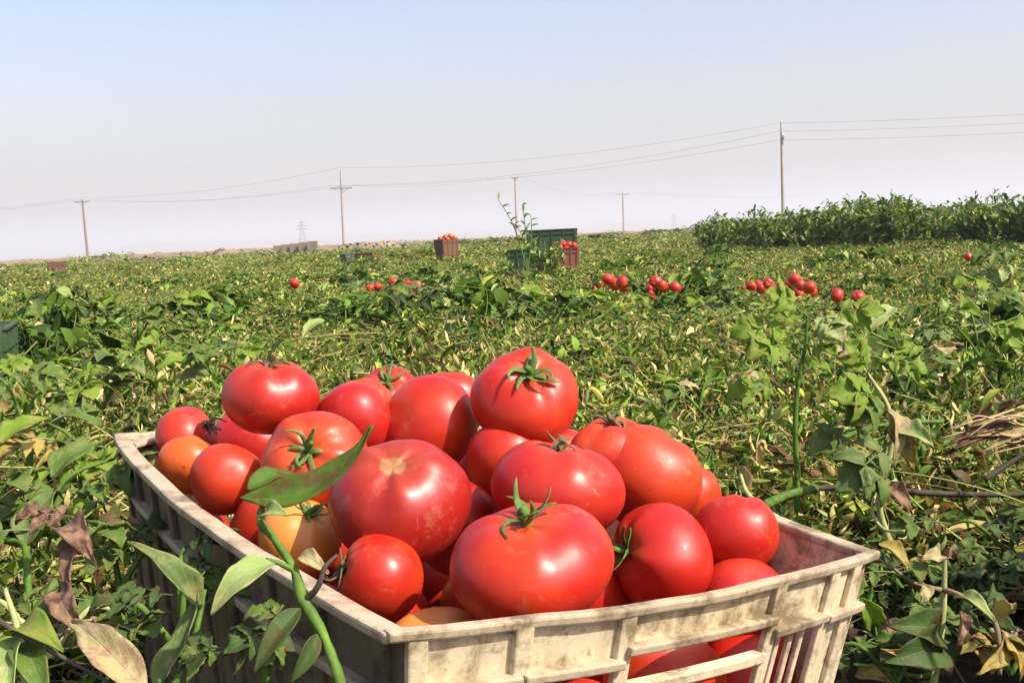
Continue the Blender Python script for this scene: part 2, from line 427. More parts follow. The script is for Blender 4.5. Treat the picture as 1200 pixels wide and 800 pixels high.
GREEN, LIGHT, YELL = (.056, .125, .013), (.125, .23, .026), (.24, .30, .05)
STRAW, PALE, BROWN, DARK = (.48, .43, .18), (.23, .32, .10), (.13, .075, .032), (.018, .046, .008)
TAN = (.40, .29, .13)
PAL = [GREEN, LIGHT, YELL, STRAW, PALE, BROWN, DARK, TAN]
STK = [(.22, .30, .07), (.42, .42, .15), (.33, .26, .11), (.12, .2, .04)]
def clump_pos(n, R, k):
    """leaf places on k little domes (the vines' shoots) with hollows between"""
    rr = R * np.sqrt(rng.uniform(0, 1, k)); an = rng.uniform(0, 6.283, k); hh = rng.uniform(.14, .27, k); ww = rng.uniform(.04, .075, k)
    q = rng.integers(0, k, n); d = rng.normal(0, 1, (n, 2)) * ww[q][:, None]
    e = np.exp(-(d ** 2).sum(1) / (2 * ww[q] ** 2) * .7)
    z = np.maximum(.03, hh[q] * (.35 + .65 * e) - np.abs(rng.normal(0, .02, n)))
    return np.stack([rr[q] * np.cos(an[q]) + d[:, 0], rr[q] * np.sin(an[q]) + d[:, 1], z], -1)
litter_col = bpy.data.collections.new('litter_patches')      # prototypes only, not linked into the scene
patches = []
KINDS = [  # weights for PAL, leaf sizes
    ([7, 5, 2, .9, 1.4, .2, 3.5, .1], .9), ([6, 4.5, 2.6, 1.5, 1.6, .4, 3, .3], .82), ([3.5, 4, 3, 3, 1.2, .8, 1, .6], .62),
    ([8, 4.5, 1.2, .4, 1.8, .1, 4, .1], 1.1), ([4, 4, 3.5, 2.2, 1, .5, 1, .5], .68), ([3, 2.4, 2.4, 3.4, .8, 1.6, .8, 1.2], .7),
    ([6.5, 5, 2, 1, 1.4, .3, 3, .2], .84), ([4, 4.5, 3, 1.8, 1.2, .4, 1.2, .4], .58)]
for i, (wt, sc) in enumerate(KINDS):
    bs = [leaf_batch(320, .26, .02, .13, .03 * sc, .065 * sc, PAL, [2, .6, .3, .4, .4, 2.5, 7, .5]),  # old low leaves, coloured extra dark to paint shade into the gaps
          leaf_batch(330, .26, 0, 0, .03 * sc, .06 * sc, PAL, wt, flat=.7, wide=(.26, .5), pos=clump_pos(330, .25, 7)),
          leaf_batch(330, .26, .08, .22, .022 * sc, .055 * sc, PAL, [3.2, 3.2, 2.4, 4.2, 2, 1.2, 2.6, 2.4], flat=.8, wide=(.10, .30)),
          leaf_batch(14, .22, .12, .2, .06 * sc, .085 * sc, PAL, wt, flat=.5, curlmax=1.6, wide=(.4, .6)),
          stalk_batch(55, .26, .06, .22, .06, .2, .0014, STK)]
    v, f, c = merge(*bs)
    o = bpy.data.objects.new('patch_%02d' % i, mesh_np('patch', v, f, M_LEAF_TINT, True, c)); litter_col.objects.link(o); patches.append(o)
# sparse low patch; dark leaf colours help paint the shaded hollow beside the crate (index 8)
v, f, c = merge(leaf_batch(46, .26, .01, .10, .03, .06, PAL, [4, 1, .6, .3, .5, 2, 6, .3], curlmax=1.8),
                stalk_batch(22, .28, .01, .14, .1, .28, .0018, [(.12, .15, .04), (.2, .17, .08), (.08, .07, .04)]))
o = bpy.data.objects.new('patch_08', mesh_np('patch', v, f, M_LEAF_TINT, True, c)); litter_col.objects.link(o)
# fuller crowns of single vines, broad leaves (indices 9 and 10)
for i, wt in ((9, [5, 6, 1.4, .2, 1.2, .1, 2.5, .1]), (10, [7, 3, .6, .2, .8, .1, 5, .1])):
    th_ = rng.uniform(0, 6.283, 300); rr_ = .21 * np.sqrt(rng.uniform(0, 1, 300)); zz_ = .30 * np.sqrt(np.maximum(0, 1 - (rr_ / .23) ** 2)) * rng.uniform(.55, 1.05, 300)
    cp = np.stack([rr_ * np.cos(th_), rr_ * np.sin(th_), zz_], -1)
    v, f, c = merge(leaf_batch(300, .2, 0, 0, .042, .085, PAL, wt, flat=.55, wide=(.36, .58), curlmax=1.5, pos=cp),
                    stalk_batch(30, .2, .05, .3, .1, .22, .002, STK[:1] + STK[3:], up=.9))
    o = bpy.data.objects.new('patch_%02d' % i, mesh_np('patch', v, f, M_LEAF_TINT, True, c)); litter_col.objects.link(o)

# ---- the crate's frame, needed to keep the litter out of it
A = Vector((-0.37859513, 1.00122356, CAMZ - 0.17116929)); B = Vector((-0.06250508, 0.52949711, CAMZ - 0.199498)); C_ = Vector((0.25105636, 0.7406765, CAMZ - 0.23800112))
EX = (C_ - B).normalized(); EY = (A - B); EY = (EY - EX * EY.dot(EX)).normalized(); EZ = EX.cross(EY)
CRW, CRL, CRH = .38, .5685, .29
def crate_local(x, y): return (Vector((x, y, B.z)) - B).dot(EX), (Vector((x, y, B.z)) - B).dot(EY)

CLUST = [
 ('red tomato in the heap on the vines left of the field\'s middle', [(434, 337, 11), (443, 336, 12), (452, 339, 10), (461, 331, 14), (468, 335, 12), (476, 331, 13), (484, 335, 13), (490, 333, 10), (471, 339, 10), (427, 339, 8)], .075),
 ('red tomato in the heap below the stacked green crates', [(713, 327, 18), (721, 334, 17), (729, 331, 18), (708, 335, 13), (696, 340, 12), (686, 341, 11), (700, 338, 8)], .078),
 ('red tomato in the small heap right of the heap below the green crates', [(768, 330, 17), (776, 335, 16), (771, 340, 15), (791, 337, 17), (762, 338, 13), (785, 339, 12)], .078),
 ('red tomato in the long heap in front of the bushes', [(880, 335, 14), (892, 338, 15), (900, 332, 14), (906, 340, 16), (898, 343, 13), (865, 339, 11), (852, 339, 11), (914, 334, 12), (886, 342, 12)], .076),
 ('red tomato in the bright heap behind the tall seedling', [(931, 327, 18), (938, 334, 17), (948, 337, 18), (936, 343, 15), (943, 329, 14), (925, 333, 13), (951, 343, 12)], .080),
 ('red tomato right of the tall seedling\'s top, in a pair', [(981, 346, 20), (1005, 348, 20)], .080),
 ('red tomato half hidden among leaves beside the pair by the seedling', [(994, 349, 12), (972, 347, 11)], .07),
 ('red tomato in the thin row below the bushes at the right', [(1135, 301, 12), (1123, 306, 8), (1108, 307, 9), (1158, 303, 8), (1170, 302, 8), (1186, 301, 9), (1195, 305, 8), (1146, 305, 7)], .074),
 ('lone red tomato on the vines left of the field\'s middle heap', [(345, 332, 15)], .088),
 
]
HEAPS = [PW(px, py, FPX * dia * .80 / w_) for _, lst, dia in CLUST for (px, py, w_) in lst]
pts, rots, scs, idx = [], [], [], []
def scatter(y0, y1, sp, sc, zsc, margin):
    y = y0
    while y < y1:
        hw = .5 * y + margin; x = -hw + random.random() * sp
        while x < hw:
            px, py = x + random.uniform(-.45, .45) * sp, y + random.uniform(-.45, .45) * sp
            x += sp
            lx, ly = crate_local(px, py)
            kind = None; zs = zsc
            mg = .20 if y < 2 else 0
            if random.random() < .05: continue
            if py < .5 or (abs(px) < .25 and py < .7): continue
            if -.20 < lx < CRW + .13 and -.14 < ly < CRL + .12: continue
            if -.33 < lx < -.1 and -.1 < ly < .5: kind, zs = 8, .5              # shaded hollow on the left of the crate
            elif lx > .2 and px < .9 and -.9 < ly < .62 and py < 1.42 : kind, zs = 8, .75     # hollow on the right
            if kind == 8 and random.random() < .45: continue
            if 3.5 < py < 12 and any(abs(px - h.x) < .2 and -.38 < py - h.y < .12 for h in HEAPS): zs *= .62
            pts.append((px, py, float(ground_z(np.array(px), np.array(py))) + (.075 * float(hummock(px * 1.1, py * 1.1)) - .02 if kind is None else 0)))
            rots.append((random.gauss(0, .12), random.gauss(0, .12), random.uniform(0, 6.28)))
            s = sc * random.uniform(.85, 1.2); scs.append((s, s, s * zs * random.uniform(.55, 1.3)))
            if kind is None:
                h = math.sin(px * .9 + 1.7 * math.sin(py * .55)) + .8 * math.sin(py * 1.15 + px * .5) + random.gauss(0, .7)
                kind = int(min(7, max(0, (h + 2.2) / 4.4 * 8)))
                kind = [3, 0, 6, 1, 7, 4, 2, 5][kind]
                if px > .25 and py < 3.2 and random.random() < .6: kind = random.choice((2, 5, 4, 7, 2))
                if 2.2 < py < 14 and random.random() < (.15 if kind in (3, 0, 6, 1) else .06): kind = random.choice((9, 10, 10))
            idx.append(kind)
        y += sp
scatter(.5, 3.2, .15, .9, .95, .9)
scatter(3.2, 8, .2, 1.0, .82, 1.2)
scatter(8, 18, .3, 1.25, .60, 2.2)
scatter(18, 45, .62, 2.3, .42, 4)
scatter(45, 95, 1.5, 5.0, .17, 8)
me = bpy.data.meshes.new('vine_foliage'); me.from_pydata(pts, [], [])
for nm, ty, dat, key in (('rot', 'FLOAT_VECTOR', rots, 'vector'), ('scl', 'FLOAT_VECTOR', scs, 'vector')):
    a = me.attributes.new(nm, ty, 'POINT'); a.data.foreach_set(key, np.array(dat, np.float32).ravel())
a = me.attributes.new('pick', 'INT', 'POINT'); a.data.foreach_set('value', np.array(idx, np.int32))
vf = obj('vine_foliage', me); vf['kind'] = 'stuff'
gn = bpy.data.node_groups.new('scatter_patches', 'GeometryNodeTree')
gn.interface.new_socket('Geometry', in_out='INPUT', socket_type='NodeSocketGeometry')
gn.interface.new_socket('Geometry', in_out='OUTPUT', socket_type='NodeSocketGeometry')
N = gn.nodes; gi = N.new('NodeGroupInput'); go = N.new('NodeGroupOutput'); io = N.new('GeometryNodeInstanceOnPoints')
ci = N.new('GeometryNodeCollectionInfo'); ci.inputs['Collection'].default_value = litter_col
ci.inputs['Separate Children'].default_value = True; ci.inputs['Reset Children'].default_value = True
io.inputs['Pick Instance'].default_value = True
def na(nm, ty):
    n_ = N.new('GeometryNodeInputNamedAttribute'); n_.data_type = ty; n_.inputs['Name'].default_value = nm
    return [s for s in n_.outputs if s.enabled and s.name == 'Attribute'][0]
er = N.new('FunctionNodeEulerToRotation')
L_ = gn.links.new
L_(gi.outputs[0], io.inputs['Points']); L_(ci.outputs[0], io.inputs['Instance']); L_(na('pick', 'INT'), io.inputs['Instance Index'])
L_(na('rot', 'FLOAT_VECTOR'), er.inputs[0]); L_(er.outputs[0], io.inputs['Rotation']); L_(na('scl', 'FLOAT_VECTOR'), io.inputs['Scale'])
L_(io.outputs[0], go.inputs[0])
md = vf.modifiers.new('scatter', 'NODES'); md.node_group = gn

# ------------------------------------------------------------------ crates
BOW = {'front': .021, 'left': .020, 'right': .016, 'back': .006}
def wall_pt(side, s, z, out, W, L, H, taper, bow):
    k = -z / H; tp = taper * k
    b = bow.get(side, 0) * 4 * s * (1 - s) * (1 - .8 * k)
    x0, x1, y0, y1 = tp, W - tp, tp, L - tp
    if side == 'front': return Vector((x0 + (x1 - x0) * s, y0 - out - b, z))
    if side == 'back': return Vector((x0 + (x1 - x0) * s, y1 + out + b, z))
    if side == 'left': return Vector((x0 - out - b, y0 + (y1 - y0) * s, z))
    return Vector((x1 + out + b, y0 + (y1 - y0) * s, z))
def strip(side, s0, s1, z0, z1, o0, o1, dims, n=10, wob=.0):
    """a bar along one wall: s along it, z0<z1, from depth o0 (inside) to o1 (outside), following the wall's bow"""
    v, f = [], []
    for i in range(n + 1):
        s = s0 + (s1 - s0) * i / n
        wz = wob * (math.sin(s * 11 + s0 * 7) + .6 * math.sin(s * 29 + 2)) ; wo = wob * .8 * math.sin(s * 23 + 1)
        for z, o in ((z0, o0), (z0, o1), (z1, o1), (z1, o0)): v.append(wall_pt(side, s, z + wz, o + wo, *dims))
    for i in range(n):
        for k in range(4):
            f.append((i * 4 + k, i * 4 + (k + 1) % 4, (i + 1) * 4 + (k + 1) % 4, (i + 1) * 4 + k))
    f.append((3, 2, 1, 0)); f.append((n * 4, n * 4 + 1, n * 4 + 2, n * 4 + 3))
    return v, f
def finish(o, wdt=.0012, seg=2):
    b = o.modifiers.new('bevel', 'BEVEL'); b.width = wdt; b.segments = seg; b.limit_method = 'ANGLE'; b.angle_limit = .6
    return o

def build_crate(root, mat, rimmat, W, L, H, taper, bow, big):
    dims = (W, L, H, taper, bow)
    def add(name, geo, mt=None, bev=.0012, kind=None):
        mt = mt or mat
        v, f = geo
        me = mesh_py(name, v, f, mt)
        o = obj(name, me, root)
        if big: finish(o, bev)
        if kind: o['kind'] = kind
        return o
    mat0 = mat
    for side in ('front', 'left', 'back', 'right'):
        mat = M_CRATE_SHADE_SIDE if big and side == 'left' else mat0
        ns = 14 if big else 3
        fb = side in ('front', 'back')
        top = 0 if fb else -.0018
        e = (.029 if big else .012)
        rim_o = .006 if fb else .012
        add('rim', strip(side, -e if fb else -.001, 1 + e if fb else 1.001, -.0068 + top, top, -.0028, rim_o, dims, ns, .0006 if big else 0), rimmat, .0018)
        if side == 'front' and big:
            secs = [(0.0, .172, -.034), (.172, .354, -.034), (.354, .698, -.026), (.698, .867, -.036), (.867, 1.0, -.038)]
            ribs = [.012, .172, .354, .698, .867, .946]
        else:
            nr = (9 if not fb else 6) if big else (4 if fb else 5)
            ribs = list(np.linspace(.03, .97, nr)); secs = [(0.0, 1.0, -.045 if big else -H * .2)]
        for (a, b_, zb) in secs:
            add('wall_band', strip(side, a, b_, zb, -.004 + top, -.0011, .0011, dims, 6 if big else 2), mat, .0006)
            add('band_lip', strip(side, a + .002, b_ - .002, zb - .0045, zb + .0016, -.0018, .0098, dims, 6 if big else 2), rimmat if big else mat, .0014)
        for s in ribs:
            ws = .0028 / (W if fb else L) * (2.0 if big else 2.5)
            add('rib', strip(side, s - ws, s + ws, -H + .01, -.0025 + top, .0004, .0056 if big else .0088, dims, 1), mat, .0013)
            # (rib stops below the rim and above the floor edge)
        # lower grille
        zb = min(z for _, _, z in secs)
        if side == 'front' and big:
            add('cross_bar', strip(side, .36, .692, -.058, -.0505, -.002, .0075, dims, 6))
            for s in (.735, .775, .81): add('slat', strip(side, s - .007, s + .007, -H + .02, -.039, -.001, .003, dims, 1), mat)
            add('corner_panel', strip(side, .872, 1.0, -H + .012, -.0415, -.0013, .0012, dims, 3))
            add('corner_panel', strip(side, 0.0, .168, -H + .012, -.0375, -.0013, .0012, dims, 3))
            for s in (.527,): add('slat', strip(side, s - .007, s + .007, -H + .02, -.0565, -.001, .003, dims, 1), mat)
            add('lower_band', strip(side, .17, .865, -.17, -.12, -.0016, .0016, dims, 6))
        elif big:
            n2 = 17 if not fb else 12
            for q in np.linspace(.06, .94, n2): 
                add('slat', strip(side, q - (.0255 if not fb else .033), q + (.0255 if not fb else .033), -H + .02, zb - .004, -.0012, .002, dims, 1), mat)
            add('lower_band', strip(side, 0.01, .99, -.17, -.12, -.0036, -.0014, dims, 8))
        else:
            add('wall_panel', strip(side, .01, .99, -H + .004, zb - .004, -.0012, .001, dims, 2), mat)
    v, f = box_geo((W / 2, L / 2, -H + .004), (W - 2 * taper + .004, L - 2 * taper + .004, .008)); add('crate_floor', (v, f))
    if big:
        for (cx, cy, sx, sy) in ((0, L, 1, -1), (W, L, -1, -1), (W, 0, -1, 1), (0, 0, 1, 1)):
            a = .04 if cy else .012
            v = [(cx, cy, -.0075), (cx + sx * a, cy, -.0075), (cx, cy + sy * a, -.0075), (cx, cy, -.0035), (cx + sx * a, cy, -.0035), (cx, cy + sy * a, -.0035)]
            f = [(0, 2, 1), (3, 4, 5), (0, 1, 4, 3), (1, 2, 5, 4), (2, 0, 3, 5)]
            add('corner_gusset', (v, f), rimmat)

crate = empty('harvest_crate', B - EZ * CRH, 'dirty off-white ribbed plastic crate full of tomatoes in the foreground', 'crate')
RM = Matrix((EX, EY, EZ)).transposed().to_4x4(); RM.translation = B
crate.matrix_world = RM
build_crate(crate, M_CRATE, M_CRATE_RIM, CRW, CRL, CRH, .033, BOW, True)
def CL(x, y, z): return B + EX * x + EY * y + EZ * z

# ------------------------------------------------------------------ tomatoes
def tomato_mesh(dia, squash=.84, lobes=5, amp=.035, dimple=.16, seed=0, nu=40, nv=26, mat=None, pinch=0.0):
    r = random.Random(seed); ph = r.uniform(0, 6.28); p2 = r.uniform(0, 6.28); p3 = r.uniform(0, 6.28)
    th = np.linspace(0, np.pi, nv + 1)[1:-1]; phi = np.linspace(0, 2 * np.pi, nu, endpoint=False)
    T, P = np.meshgrid(th, phi, indexing='ij')
    amp = amp * 1.5; lob = np.exp(-(T / 1.15) ** 2) * np.sin(T) ** .3
    rr = 1 + amp * np.cos(lobes * P + ph) * lob + .5 * amp * np.cos((lobes + 3) * P + p3) * lob + .034 * np.cos(2 * P + p2) * np.sin(T) + .024 * np.cos(3 * P + p3) * np.sin(T) ** 2
    rr *= 1 + .02 * np.cos(T * 2 + p2)
    x, y = rr * np.sin(T) ** .93 * np.cos(P), rr * np.sin(T) ** .93 * np.sin(P)
    z = rr * squash * np.cos(T) - dimple * np.exp(-(T / .30) ** 2) + .05 * np.exp(-((np.pi - T) / .3) ** 2)
    z = z - pinch * np.cos(T) * np.sin(T) ** 2
    v = np.stack([x, y, z], -1).reshape(-1, 3) * dia / 2
    v = np.concatenate([v, [[0, 0, (squash * 1.0 - dimple) * dia / 2], [0, 0, (-squash + .05) * dia / 2]]])
    me = bpy.data.meshes.new('tomato'); R = nv - 1; f = []
    for i in range(R - 1):
        for j in range(nu):
            f.append((i * nu + j, (i + 1) * nu + j, (i + 1) * nu + (j + 1) % nu, i * nu + (j + 1) % nu))
    for j in range(nu):
        f.append((R * nu, j, (j + 1) % nu)); f.append((R * nu + 1, (R - 1) * nu + (j + 1) % nu, (R - 1) * nu + j))
    me.from_pydata([tuple(p) for p in v], [], f); me.update(); me.polygons.foreach_set('use_smooth', [True] * len(f))
    if mat: me.materials.append(mat)
    return me
def add_calyx(tom, dia, squash, dimple, dry=False, seed=0, size=1.0, n=7, stem=True, lift=.5):
    r = random.Random(seed * 13 + 5); R = dia / 2
    z0 = (squash - dimple) * R; V = []
    for k in range(n):
        a = 6.283 * k / n + r.uniform(-.3, .3); Ls = R * r.uniform(.38, .75) * size; wd = R * .05 * r.uniform(.7, 1.4)
        curl = r.uniform(-.4, 1.5) * lift; sid = r.uniform(-1.1, 1.1)
        v, f = [], []
        for i in range(7):
            s = i / 6; rad = Ls * s * (1 - .25 * s * max(curl, 0))
            aa = a + sid * s * s
            zz = z0 + .012 * R + R * dimple * .95 * min(1, s * 2.2) + Ls * curl * s * s * .8 - (.10 * R * s * s if curl < .2 else 0)
            hw = wd * (1 - s) ** .6 * (1 if i else .6) + .0003
            c = Vector((math.cos(aa) * rad, math.sin(aa) * rad, zz)); b = Vector((-math.sin(aa), math.cos(aa), 0))
            v += [c + b * hw + Vector((0, 0, hw * .5)), c, c - b * hw + Vector((0, 0, hw * .5))]
        f = [(i * 3 + j, i * 3 + j + 1, i * 3 + 4 + j, i * 3 + 3 + j) for i in range(6) for j in range(2)]
        V.append((v, f))
    V, F = join(V)
    o = obj('calyx', mesh_py('calyx', V, F, M_CALYX_DRY if dry else M_CALYX, True), tom)
    sm = o.modifiers.new('thick', 'SOLIDIFY'); sm.thickness = .0007
    if stem:
        l = R * r.uniform(.2, .36) * size; dx, dy = r.uniform(-.5, .5), r.uniform(-.5, .5)
        tube('stalk', [(0, 0, z0 - .02 * R), (dx * l * .2, dy * l * .2, z0 + l * .5), (dx * l * .8, dy * l * .8, z0 + l), (dx * l * 1.3, dy * l * 1.3, z0 + l * 1.25)],
             [R * .07, R * .055, R * .06, R * .045], M_CALYX_DRY if dry else M_STEM, tom, 7, 3)
def place_tomato(pos, dia, mat, label, up, squash=.84, lobes=5, amp=.03, dimple=.15, seed=1, calyx=None, group=None, view=True, pinch=0., **ck):
    """up: stalk direction, given as (right, up, towards camera)"""
    d = (CR * up[0] + CU * up[1] - FW * up[2]) if view else Vector(up)
    o = obj('tomato', tomato_mesh(dia, squash, lobes, amp, dimple, seed, mat=MT[mat], pinch=pinch), None, pos)
    q = d.normalized().to_track_quat('Z', 'Y'); o.rotation_mode = 'QUATERNION'; o.rotation_quaternion = q
    tag(o, label, 'tomato', group)
    if calyx: add_calyx(o, dia, squash, dimple, dry=(calyx == 'dry'), seed=seed, **ck)
    return o
GC = 'tomatoes in the foreground crate'
# photo box centre (px,py), width in px, real diameter, skin, stalk direction, options
TOM = [
 (317, 466, 110, .086, 'pink', (.0, 1, .12), dict(squash=.80, amp=.05, dimple=.2, calyx='dry', size=.8), 'round pinkish red tomato with dry calyx on top of the crate\'s far left end'),
 (219, 512, 76, .062, 'pink', (.9, .45, .1), dict(squash=.85, calyx='dry', size=.8), 'small red tomato in the far left corner of the crate rim'),
 (222, 545, 72, .056, 'orange', (.2, .5, -.8), dict(), 'small orange tomato just inside the crate\'s left rim, below the corner tomato'),
 (267, 561, 86, .064, 'orangered', (-.3, -.3, -.9), dict(squash=.95), 'smooth orange-red tomato against the crate\'s left rim'),
 (296, 524, 104, .092, 'pink', (.2, .8, -.6), dict(), 'pinkish red tomato between the top left tomato and the orange-red one'),
 (370, 541, 126, .091, 'orangered', (-.04, .38, .92), dict(squash=.82, calyx='green', size=.75, amp=.04), 'orange-red tomato whose stalk faces the camera, above the curled green leaf'),
 (416, 496, 98, .078, 'pink', (.3, .5, -.8), dict(), 'pinkish red tomato behind the glossy round one, left of centre'),
 (503, 500, 119, .095, 'red', (.6, -.3, -.7), dict(squash=.86), 'smooth glossy red tomato standing left of the topmost tomato'),
 (428, 477, 74, .062, 'orangered', (.1, .7, -.5), dict(), 'orange-red tomato almost hidden below the green-stalked one at the back'),
 (454, 466, 76, .070, 'pink', (.05, .72, .68), dict(calyx='green', size=1.1, n=5, lift=.2), 'red tomato at the crate\'s back with long green sepals'),
 (531, 474, 82, .073, 'orangered', (.1, .6, -.7), dict(), 'orange-red tomato behind the glossy one, left of the topmost tomato'),
 (616, 468, 128, .098, 'red', (.10, .66, .62), dict(squash=.78, amp=.045, lobes=4, calyx='green', size=1.0), 'topmost big red tomato with green calyx at the heap\'s back'),
 (468, 588, 166, .107, 'deep', (-.06, .80, .60), dict(squash=.80, amp=.03, dimple=.13), 'big scuffed dark red tomato with brown stalk scar'),
 (596, 545, 106, .080, 'red', (.2, .6, -.7), dict(), 'red tomato right behind the big broad one in the middle of the heap'),
 (651, 574, 158, .105, 'pink', (.12, .97, .05), dict(squash=.70, amp=.03, dimple=.12, calyx='dry', size=.4), 'big broad pinkish red tomato in the middle of the heap'),
 (718, 531, 104, .076, 'red', (-.05, .97, .15), dict(amp=.05, squash=.78, calyx='dry', size=.8), 'ribbed red tomato with dark curly stalk at the heap\'s back right'),
 (756, 561, 130, .094, 'orangered', (.5, .55, -.65), dict(squash=.86), 'large orange-red tomato right of the broad middle one'),
 (801, 583, 92, .069, 'orangered', (.6, .4, -.7), dict(), 'orange-red tomato hidden behind the large one at the right rim'),
 (623, 663, 192, .105, 'red', (-.10, .96, .27), dict(squash=.68, amp=.022, lobes=6, dimple=.12, calyx='green', size=.75, n=7, lift=1.0), 'largest broad red tomato with green calyx at the front rim'),
 (774, 653, 130, .085, 'spotted', (-.86, .22, .42), dict(squash=.84, calyx='green', size=.8), 'red tomato with small yellow spots at the front rim'),
 (864, 625, 97, .065, 'red', (.1, .8, -.5), dict(squash=.9), 'round red tomato against the crate\'s right rim'),
 (872, 702, 108, .070, 'pink', (0, -.7, -.6), dict(), 'pinkish tomato peeking over the front rim near the right corner'),
 (446, 678, 112, .068, 'red', (-.92, .30, .25), dict(squash=.88, calyx='dry', size=.9), 'red tomato in the near left corner with a pale streak and dry stalk'),
 (512, 769, 128, .070, 'yellow', (.2, -.9, -.2), dict(), 'yellow-orange tomato sunk at the near corner of the crate'),
 (352, 632, 100, .068, 'yellow', (.3, .75, .3), dict(calyx='green', size=1.0), 'unripe yellow-green tomato under the curled leaf'),
]
for i, (px, py, wpx, dia, mt, up, kw, lab) in enumerate(TOM):
    place_tomato(PW(px, py, FPX * dia / wpx), dia, mt, lab, up, seed=i + 3, group=GC, **kw)
# tomatoes deeper in the crate, seen through gaps and through the wall
DEEP = [((.165, .135, -.055), .072, 'pink', 'red tomato wedged between the largest front tomato and the near left one'),
        ((.185, .255, -.03), .082, 'deep2', 'dark red tomato in the gap beside the scuffed big one'),
        ((.30, .275, .012), .070, 'pink', 'pink tomato showing in the gap behind the broad middle one'),
        ((.165, .055, -.115), .075, 'red', 'red tomato seen through the left part of the crate\'s front opening'),
        ((.235, .050, -.092), .088, 'orangered', 'orange-red tomato seen through the middle of the crate\'s front opening'),
        ((.325, .058, -.105), .078, 'red', 'red tomato seen between the slats at the crate\'s right front'),
        ((.075, .365, -.045), .078, 'red', 'red tomato deep under the orange-red one by the left rim'), ((.33, .14, -.075), .07, 'red', None), ((.06, .27, -.10), .08, 'red', None), ((.05, .06, -.13), .075, 'red', None),
        ((.13, .37, -.075), .085, 'red', None), ((.22, .46, -.05), .085, 'red', None), ((.30, .40, -.04), .085, 'red', None),
        ((.05, .49, -.09), .075, 'red', None), ((.25, .16, -.07), .08, 'red', None), ((.12, .155, -.12), .08, 'red', None), ((.33, .30, -.06), .075, 'red', None)]
for i, (p, dia, mt, lab) in enumerate(DEEP):
    o = place_tomato(CL(*p), dia, 'deep' if mt == 'deep2' else mt, lab or 'red tomato buried under the top layer of the crate', (random.uniform(-.5, .5), .4, -.6), seed=60 + i, group=GC)

fill = [tomato_mesh(.094, .85, 5, .03, .15, 200 + q, 24, 16, MT['red']) for q in range(3)]
for lay in range(2):
    for ix in range(3):
        for iy in range(5):
            o = obj('tomato', fill[(ix + iy) % 3], None, CL(.075 + .115 * ix + random.uniform(-.01, .01), .075 + .105 * iy, -.245 + .088 * lay))
            o.rotation_euler = (random.uniform(-2, 2), random.uniform(-2, 2), 0)
            tag(o, 'red tomato at the bottom of the crate below the others', 'tomato', GC)

# ------------------------------------------------------------------ picked tomatoes lying out in the field
def field(px, py, wpx, dia, mt, lab, grp):
    d = FPX * dia / wpx; i = random.randint(0, 9999)
    place_tomato(PW(px, py, d), dia, mt, lab, (random.uniform(-1, 1), random.uniform(-.3, 1), random.uniform(-.6, .6)), squash=random.uniform(.78, .9), seed=i, group=grp)
GF = 'tomatoes heaped on the vines'
for lab, lst, dia in CLUST:
    extra = [(px + random.uniform(-11, 11), py + random.uniform(1, 5), wpx * random.uniform(.7, .95)) for (px, py, wpx) in lst] if len(lst) > 2 else []
    for (px, py, wpx) in lst + extra:
        field(px, py, wpx * .88, .88 * dia * random.choice((.76, .80, .84, .88, .9)) * random.uniform(.97, 1.03), random.choice(['red', 'red', 'pink', 'orangered']), lab, GF)

# ------------------------------------------------------------------ large leaves and foreground plants
def leaf_geo(p0, p1, width, nrm, arch=.1, fold=.25, lobes=0, seed=0, twist=0., nL=12, crumple=0.0, prof='ovate', droop=0., bend=None):
    r = random.Random(seed); p0, p1 = Vector(p0), Vector(p1); d = p1 - p0; L = d.length; d.normalize()
    n = Vector(nrm); n = (n - d * n.dot(d)).normalized(); b = d.cross(n)
    NA = 7; v, f, uv = [], [], []
    ph1, ph2 = r.uniform(0, 6), r.uniform(0, 6)
    for i in range(nL + 1):
        s = i / nL
        if prof == 'lance': wv = math.sin(math.pi * s ** .75) ** .8
        else: wv = (math.sin(math.pi * s ** .62)) ** .85
        wv = max(wv, .03)
        c = p0 + d * L * s + n * (arch * L * 4 * s * (1 - s) - droop * L * s * s)
        if bend is not None: c = c + bend * (4 * s * (1 - s))
        tw = twist * (s - .3); bb = b * math.cos(tw) + n * math.sin(tw); nn = n * math.cos(tw) - b * math.sin(tw)
        for j in range(NA):
            q = j / (NA - 1) * 2 - 1
            lob = 1 + (lobes * (.22 * math.sin(s * 19 + (ph1 if q < 0 else ph2)) + .12 * math.sin(s * 37 + ph2 * 2)) if abs(q) > .9 else 0)
            hw = width / 2 * wv * lob
            z = fold * hw * abs(q) ** 1.3 + crumple * width * (math.sin(s * 9 + q * 3 + ph1) * .35 + math.sin(s * 17 - q * 6 + ph2) * .22) * (.3 + abs(q))
            v.append(c + bb * (q * hw * (1 - .12 * abs(fold))) + nn * z); uv.append((j / (NA - 1), s))
    for i in range(nL):
        for j in range(NA - 1):
            f.append((i * NA + j, i * NA + j + 1, (i + 1) * NA + j + 1, (i + 1) * NA + j))
    return v, f, uv
def big_leaf(parent, p0, p1, width, nrm, mat, label=None, **kw):
    v, f, uv = leaf_geo(p0, p1, width, nrm, **kw)
    me = mesh_py('leaf', v, f, mat, True)
    ul = me.uv_layers.new(name='UVMap')
    for l in me.loops: ul.data[l.index].uv = uv[l.vertex_index]
    o = obj('leaf', me, None)
    sm = o.modifiers.new('smooth', 'SUBSURF'); sm.levels = 1; sm.render_levels = 1
    so_ = o.modifiers.new('thick', 'SOLIDIFY'); so_.thickness = .0006
    hook(o, parent)
    if label: o['label'] = label
    return o
def hook(o, parent):
    o.parent = parent; o.matrix_parent_inverse = Matrix.Translation(parent.location).inverted()
    return o
